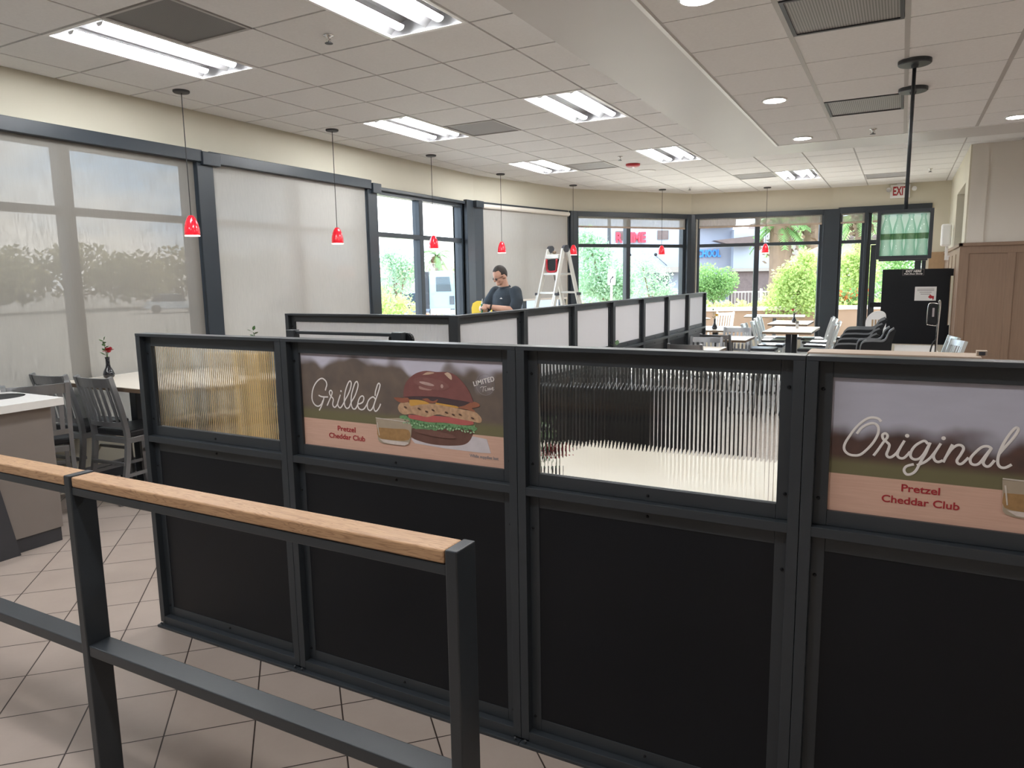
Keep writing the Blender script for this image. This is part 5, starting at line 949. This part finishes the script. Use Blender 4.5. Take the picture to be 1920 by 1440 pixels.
tree('shrub', (-1.25, 22.9, .3), [((0, 0, .7), .55, 1), ((.1, 0, 1.3), .6, 1), ((.25, 0, 1.85), .42, 1), ((-.2, 0, 1.6), .35, 1)], 2400, .16, 'fol_lime', 'green shrub with red blossom at its foot, beyond the narrow window', 'shrub', (.05, .6), 'shrubs outside', 4)
tree('shrub', (-.55, 23.6, -.1), [((0, 0, .55), .5, .8), ((.5, 0, .6), .5, .8), ((.9, 0, .9), .5, 1), ((-.3, 0, .75), .35, .8)], 2200, .14, 'fol_lime', 'low shrub with red orange blossom beyond the glass door', 'shrub', None, 'shrubs outside', 5, (500, 'fol_red', .5))
tree('shrub', (-1.45, 21.7, .3), [((0, 0, .55), .4, .8), ((.4, 0, .6), .4, .8)], 900, .14, 'fol_mid', 'low shrub speckled with orange blossom, beyond the narrow window', 'shrub', None, 'shrubs outside', 6, (320, 'fol_red', .5))
tree('street_tree', (-8.05, 21.0, GZ), [((0, 0, 2.3), .95, .9), ((-.55, 0, 1.9), .75, .8), ((.45, .1, 1.95), .65, .8), ((-.45, 0, 3.0), .6, .9), ((-.6, 0, 3.35), .42, .9), ((.3, 0, 1.65), .6, .6)], 5200, .17, 'fol_blue', 'feathery blue green tree in front of the red lettered building', 'tree', (.10, 1.6), 'street trees outside', 7)
tree('street_tree', (-7.35, 23.6, GZ), [((0, 0, 1.9), .75, .9), ((-.35, 0, 2.5), .55, .9), ((.4, 0, 1.6), .45, .8)], 1500, .15, 'fol_blue', 'small bright green tree left of the dark shop door', 'tree', (.07, 1.2), 'street trees outside', 8)
tree('street_tree', (-5.52, 24.6, GZ), [((-.25, 0, 2.0), .50, 1.1), ((.38, 0, 1.95), .42, 1.1), ((0, 0, 1.6), .48, .8), ((-.55, 0, 1.65), .30, .8)], 3200, .14, 'fol_mid', 'dark green round tree under the blue sign', 'tree', (.045, 1.4), 'street trees outside', 9)
palm((-4.3, 30.3, GZ), 4.1, 1.15, 'thick trunked palm tree seen beside the blue lettered building', 3, .42, 34)
palm((-3.3, 31.5, GZ), 4.7, 1.2, 'palm tree behind the lime green shrub', 8, .3, 30)
palm((-1.6, 34.0, GZ), 4.6, 1.2, 'palm tree seen through the narrow window by the door', 11, .25, 26)
palm((-21.9, 32.2, GZ), 3.45, .95, 'palm tree rising behind the truck cab', 5, .11, 24)
# red lettered building
def bld(name, a, b, lab):
    a = Vector((*a, 0)); b = Vector((*b, 0)); d = b - a; return thing(name, lab, 'building', (a.x, a.y, GZ), math.atan2(d.y, d.x), 'buildings outside'), d.length
t, L = bld('shop_building', (-19.0, 31.9), (-9.6, 36.5), 'pale building with big red letters and a dark shop door'); bm = BM(); box(bm, 0, L, 0, 2.5, 0, 7.5); obj('wall', bm, STUCCO, t)
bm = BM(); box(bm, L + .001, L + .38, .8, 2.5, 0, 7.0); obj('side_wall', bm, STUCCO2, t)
bm = BM(); box(bm, L - 2.3, L - .1, -.9, .0, 2.35, 2.62); obj('canopy', bm, BEIGE, t)
bm = BM(); box(bm, L - 1.9, L - .9, -.03, .0, .6, 2.2); obj('door', bm, DGL, t)
for x, z in ((L - 3.6, 4.0), (L - 1.5, 4.0)): bm = BM(); box(bm, x, x + .55, -.05, 0, z, z + .45); obj('vent', bm, STONE, t)
for x in (L - 4.2, L - 2.9, L - 1.6): bm = BM(); ball(bm, (x, -.2, 3.25), .08, 2); tube(bm, [(x, 0, 3.3), (x, -.2, 3.25)], .02, 6); tube(bm, [(x, -.12, 3.2), (x + .6, -.02, 2.7)], .012, 5); obj('lamp', bm, M['rubber'], t)
bm = BM(); box(bm, 0, 3.2, -.6, 0, 4.0, 4.5); obj('eave', bm, BEIGE, t)
tx = text('R TIME', t, L - 2.85, 3.90, .46, REDL, y=-.10, width=1.5, bold=.03, ext=.05)
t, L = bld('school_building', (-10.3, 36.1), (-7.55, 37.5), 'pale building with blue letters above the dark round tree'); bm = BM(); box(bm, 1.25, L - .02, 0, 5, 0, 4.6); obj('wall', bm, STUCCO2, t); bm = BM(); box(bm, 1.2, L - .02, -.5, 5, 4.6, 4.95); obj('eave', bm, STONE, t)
tx = text('SCHOOL', t, 1.80, 3.1, .34, BLUE, y=-.08, width=1.30, bold=.02, ext=.04)
t, L = bld('annex_building', (-7.55, 37.3), (-5.9, 38.1), 'white block with a brown stone base beside the blue lettered building'); bm = BM(); box(bm, 0, L, -.3, 5, 2.4, 4.4); obj('wall', bm, STUCCO, t); bm = BM(); box(bm, -.02, L, -.32, 5, 0, 2.4); obj('stone_base', bm, STONE, t); bm = BM(); box(bm, -.1, L + .3, -.5, 5, 2.34, 2.5); obj('ledge', bm, BEIGE, t); bm = BM(); prism(bm, [(-1.1, 3.85), (.9, 4.05), (.9, 3.6), (-.2, 3.6)], 'y', -1.0, -.3); obj('awning', bm, STONE, t)
bm = BM(); box(bm, L + .02, L + 7, .5, 5, 0, 3.9); obj('rear_wall', bm, BEIGE, t); bm = BM(); prism(bm, [(L, 3.9), (L + 7, 3.9), (L + 5, 5.0), (L + .4, 5.0)], 'y', .3, 5); obj('roof', bm, STONE, t)
t = thing('metal_fence', 'pale metal bar fence around the school yard', 'fence', (0, 0, GZ)); a, b = Vector((-9.0, 22.9, 0)), Vector((-2.5, 26.1, 0)); d = b - a; bm = BM()
for k in range(66): p = a + d * (k / 65); tube(bm, [(p.x, p.y, .1), (p.x, p.y, 1.6)], .012, 5)
f = obj('bar_infill', bm, M['steel'], t)
for z in (.2, 1.58): bm = BM(); bar(bm, (a.x, a.y, z), (b.x, b.y, z), .04, .04); obj('rail', bm, M['steel'], t)
for k in range(5): p = a + d * (k / 4); bm = BM(); box(bm, p.x - .04, p.x + .04, p.y - .04, p.y + .04, 0, 1.68); obj('post', bm, M['steel'], t)
t = thing('sign_post', 'white arrow sign on a pale post in front of the feathery tree', 'sign', (-7.13, 19.1, GZ), .47); bm = BM(); box(bm, -.035, .035, .0, .03, 0, 1.98); obj('post', bm, M['steel'], t); bm = BM(); box(bm, -.11, .11, -.02, -.001, 1.92, 2.24, .005); obj('plate', bm, M['white'], t); bm = BM(); tube(bm, crom([(-.03, -.026, 1.97), (-.03, -.026, 2.06), (.02, -.026, 2.12)], 4), .012, 6); prism(bm, [(.0, 2.14), (.05, 2.17), (.045, 2.10)], 'y', -.03, -.022); obj('arrow', bm, M['rubber'], t); bm = BM(); box(bm, -.09, .11, -.02, -.001, 2.26, 2.35, .004); obj('small_plate', bm, M['white'], t)
bm = BM(); tube(bm, [(0, 0, 0), (0, 0, 5.2)], [.09, .05], 10); tag(obj('lamp_post', bm, M['dark_base'], None, (-8.75, 23.2, GZ)), 'dark slim lamp post behind the feathery tree', 'lamp post')
bm = BM(); tube(bm, [(0, 0, 0), (0, 0, .95), (0, 0, 1.0)], [.1, .1, .06], 12); tag(obj('bollard', bm, M['yellow'], None, (-4.55, 22.6, GZ)), 'yellow bollard behind the planter wall', 'bollard')
t = thing('parasol', 'orange parasol beyond the lime green shrub', 'parasol', (-2.45, 26.3, GZ)); bm = BM(); lathe(bm, [(1.0, 2.55), (.5, 2.85), (.03, 3.05)], 10); obj('canopy', bm, mat('orange_canvas', (.85, .40, .08), .8), t); bm = BM(); tube(bm, [(0, 0, 0), (0, 0, 3.0)], .03, 8); obj('pole', bm, M['steel'], t)
# patio set
table((-2.45, 16.9, -.02), 1.25, .8, .74, 'white patio table outside behind the table with the red flower', 'patio furniture', ((0, 0),), .1, 'white_top')
dup(cs, 'pale patio chair outside at the right end of the patio table', (-1.55, 16.75, -.02), PI / 2, 'patio furniture'); dup(cs, 'pale patio chair outside with its back to the bay window', (-3.35, 15.9, -.02), .6, 'patio furniture')
table((-4.1, 15.7, -.02), .8, .8, .74, 'small patio table outside the bay window', 'patio furniture', ((0, 0),), .5, 'white_top')
# car park: truck, cars, shrubs, far houses
TR = Vector((-19.3, 29.6, GZ)); t = thing('truck', 'pale blue truck cab parked beyond the uncovered window', 'truck', TR, .48)
bm = BM(); prism(bm, [(-.95, .75), (.55, .75), (.55, 1.55), (.30, 2.45), (.1, 2.58), (-.85, 2.58), (-.95, 2.45)], 'y', -1.1, 1.1); bmesh.ops.bevel(bm, geom=bm.edges[:], offset=.05, segments=2, affect='EDGES'); obj('cab', bm, TRUCKB, t)
bm = BM(); prism(bm, [(.56, .75), (2.1, .75), (2.2, 1.0), (2.15, 1.42), (.56, 1.58)], 'y', -1.0, 1.0); bmesh.ops.bevel(bm, geom=bm.edges[:], offset=.06, segments=2, affect='EDGES'); obj('hood', bm, TRUCKB, t)
bm = BM(); prism(bm, [(-.62, 1.62), (.1, 1.62), (.02, 2.3), (-.62, 2.3)], 'y', -1.125, -1.09); obj('side_window', bm, DGL, t); bm = BM(); bar(bm, (.50, 0, 1.72), (.33, 0, 2.38), 1.9, .03, (1, 0, 0)); obj('windshield', bm, DGL, t)
bm = BM(); box(bm, .0, .22, -1.14, -1.10, 1.0, 1.4, .01); obj('vent_window', bm, DGL, t); bm = BM(); box(bm, .4, .5, -1.3, -1.15, 1.6, 2.1, .02); obj('mirror', bm, M['rubber'], t)
bm = BM(); box(bm, -5.2, -.96, -.95, .95, .8, 1.0); box(bm, -1.35, -1.0, -.9, .9, 1.0, 2.55); obj('chassis', bm, M['dark_base'], t); bm = BM(); tube(bm, [(-.9, -.95, .55), (.45, -.95, .55)], .30, 18); obj('fuel_tank', bm, M['chrome'], t)
for x, y in ((1.35, -.95), (1.35, .95), (-3.6, -.9), (-3.6, .9), (-4.6, -.9)):
    bm = BM(); tube(bm, [(x, y - .14, .52), (x, y + .14, .52)], .52, 26); w = obj('wheel', bm, M['rubber'], t); bm = BM(); tube(bm, [(x, y - .16, .52), (x, y - .13, .52)], .30, 20); obj('hub', bm, M['chrome'], w)
bm = BM(); sweep(bm, [(1.35 + .66 * math.cos(a * PI / 12), -1.0, .52 + .66 * math.sin(a * PI / 12)) for a in range(13)], .35, .05, (0, 1, 0)); obj('fender', bm, TRUCKB, t)
def car(loc, rz, mt, lab):
    t = thing('car', lab, 'car', loc, rz, 'parked cars'); bm = BM(); prism(bm, [(-2.1, .3), (2.1, .3), (2.15, .7), (1.2, .85), (-1.9, .9), (-2.15, .7)], 'y', -.85, .85); bmesh.ops.bevel(bm, geom=bm.edges[:], offset=.08, segments=2, affect='EDGES'); obj('body', bm, mt, t)
    bm = BM(); prism(bm, [(-1.6, .88), (.95, .88), (.35, 1.42), (-1.1, 1.44)], 'y', -.74, .74); obj('glasshouse', bm, DGL, t); bm = BM(); box(bm, -1.1, .35, -.7, .7, 1.42, 1.47, .01); obj('roof', bm, mt, t)
    for x in (-1.3, 1.3):
        for y in (-.8, .8): bm = BM(); tube(bm, [(x, y - .1, .33), (x, y + .1, .33)], .33, 20); obj('wheel', bm, M['rubber'], t)
car((-25.0, 34.5, GZ), .4, CARG, 'grey car parked beyond the garden shrubs'); car((-22.5, 23.0, GZ), .5, CARW, 'white car parked left of the truck'); car((-52, 22.0, GZ), 1.1, CARW, 'white car dimly seen through the first shade'); car((-50, 37, GZ), 1.0, CARW, 'white car dimly seen through the second shade'); car((-56, 13.5, GZ), 1.2, CARW, 'white car at the left edge, dim behind the first shade')
for (x, y), lab, w in (((-58, 72), 'far low house with a clay roof left of the palm', 9), ((-47, 78), 'far low house with a clay roof right of the truck cab', 10)):
    t = thing('house', lab, 'building', (x, y, GZ), .6, 'far houses'); bm = BM(); box(bm, -w / 2, w / 2, -3, 3, 0, 2.6); obj('wall', bm, BEIGE, t); bm = BM(); prism(bm, [(-3.4, 2.6), (3.4, 2.6), (0, 4.2)], 'x', -w / 2 - .3, w / 2 + .3); obj('roof', bm, ROOF, t)
tree('shrub', (-9.9, 13.4, GZ), [((0, 0, .8), .55, .9), ((-.5, .3, 1.2), .6, 1), ((.5, .3, .9), .5, .9), ((-.9, .2, 1.5), .5, 1.1), ((.9, .6, .9), .45, .8)], 3000, .14, 'fol_lime', 'yellow green shrubs just outside the uncovered window', 'shrub', None, 'shrubs outside', 21)
tree('street_tree', (-15.6, 20.4, GZ), [((0, 0, 2.2), .8, 1.1), ((-.5, 0, 1.6), .6, 1), ((.5, 0, 2.6), .7, .7), ((-.2, 0, 3.0), .5, .8)], 2600, .18, 'fol_blue', 'tall loose tree left of the palm beyond the uncovered window', 'tree', (.09, 1.5), 'street trees outside', 22)
tree('shrub', (-14.5, 20.3, GZ), [((0, 0, .7), .5, .7), ((.6, 0, .7), .45, .6)], 500, .16, 'fol_red', 'shrub with red blossom below the palm', 'shrub', None, 'shrubs outside', 23)
for k in range(7): tree('street_tree', (-40 + k * 7.5, 60 + (k % 3) * 5 + k * 2, GZ), [((0, 0, 2.6), 1.6, .8), ((1.3, 0, 2.2), 1.2, .8), ((-1.2, 0, 2.3), 1.2, .8)], 700, .45, 'fol_mid', ('far tree at the left of the car park', 'far tree second from the left of the car park', 'far tree behind the truck', 'far tree right of the truck', 'far tree behind the red lettered building', 'far tree behind the buildings', 'far tree at the right behind the palms')[k], 'tree', (.15, 1.6), 'far trees', 40 + k)
for k, (x, y) in enumerate(((-62, 14), (-64, 26), (-64, 38), (-66, 50), (-66, 62))): tree('street_tree', (x, y, GZ), [((0, 0, 3.6), 3.2, .8), ((2.6, 4.0, 3.0), 2.8, .8), ((-2.0, -4.4, 3.2), 3.0, .8), ((.5, 7, 2.6), 2.4, .8), ((-.5, -7, 2.6), 2.4, .8)], 2600, .9, 'fol_dry', ('tree across the car park, dim through the left end of the first shade', 'tree across the car park, dim through the middle of the first shade', 'tree across the car park, dim through the right part of the first shade', 'tree across the car park, dim through the second shade', 'tree across the car park at the left edge of the uncovered window')[k], 'tree', (.15, 1.6), 'far trees', 60 + k)
tree('shrub', (.55, 26.5, -.5), [((0, 0, 1.2), 1.0, .9), ((-.9, 0, 1.5), .9, .9), ((.9, 0, 1.6), .9, .9), ((0, 0, 2.2), .9, .9), ((-.7, 0, 2.4), .6, .9)], 3600, .2, 'fol_mid', 'tall dark hedge beyond the glass door', 'shrub', None, 'shrubs outside', 77)
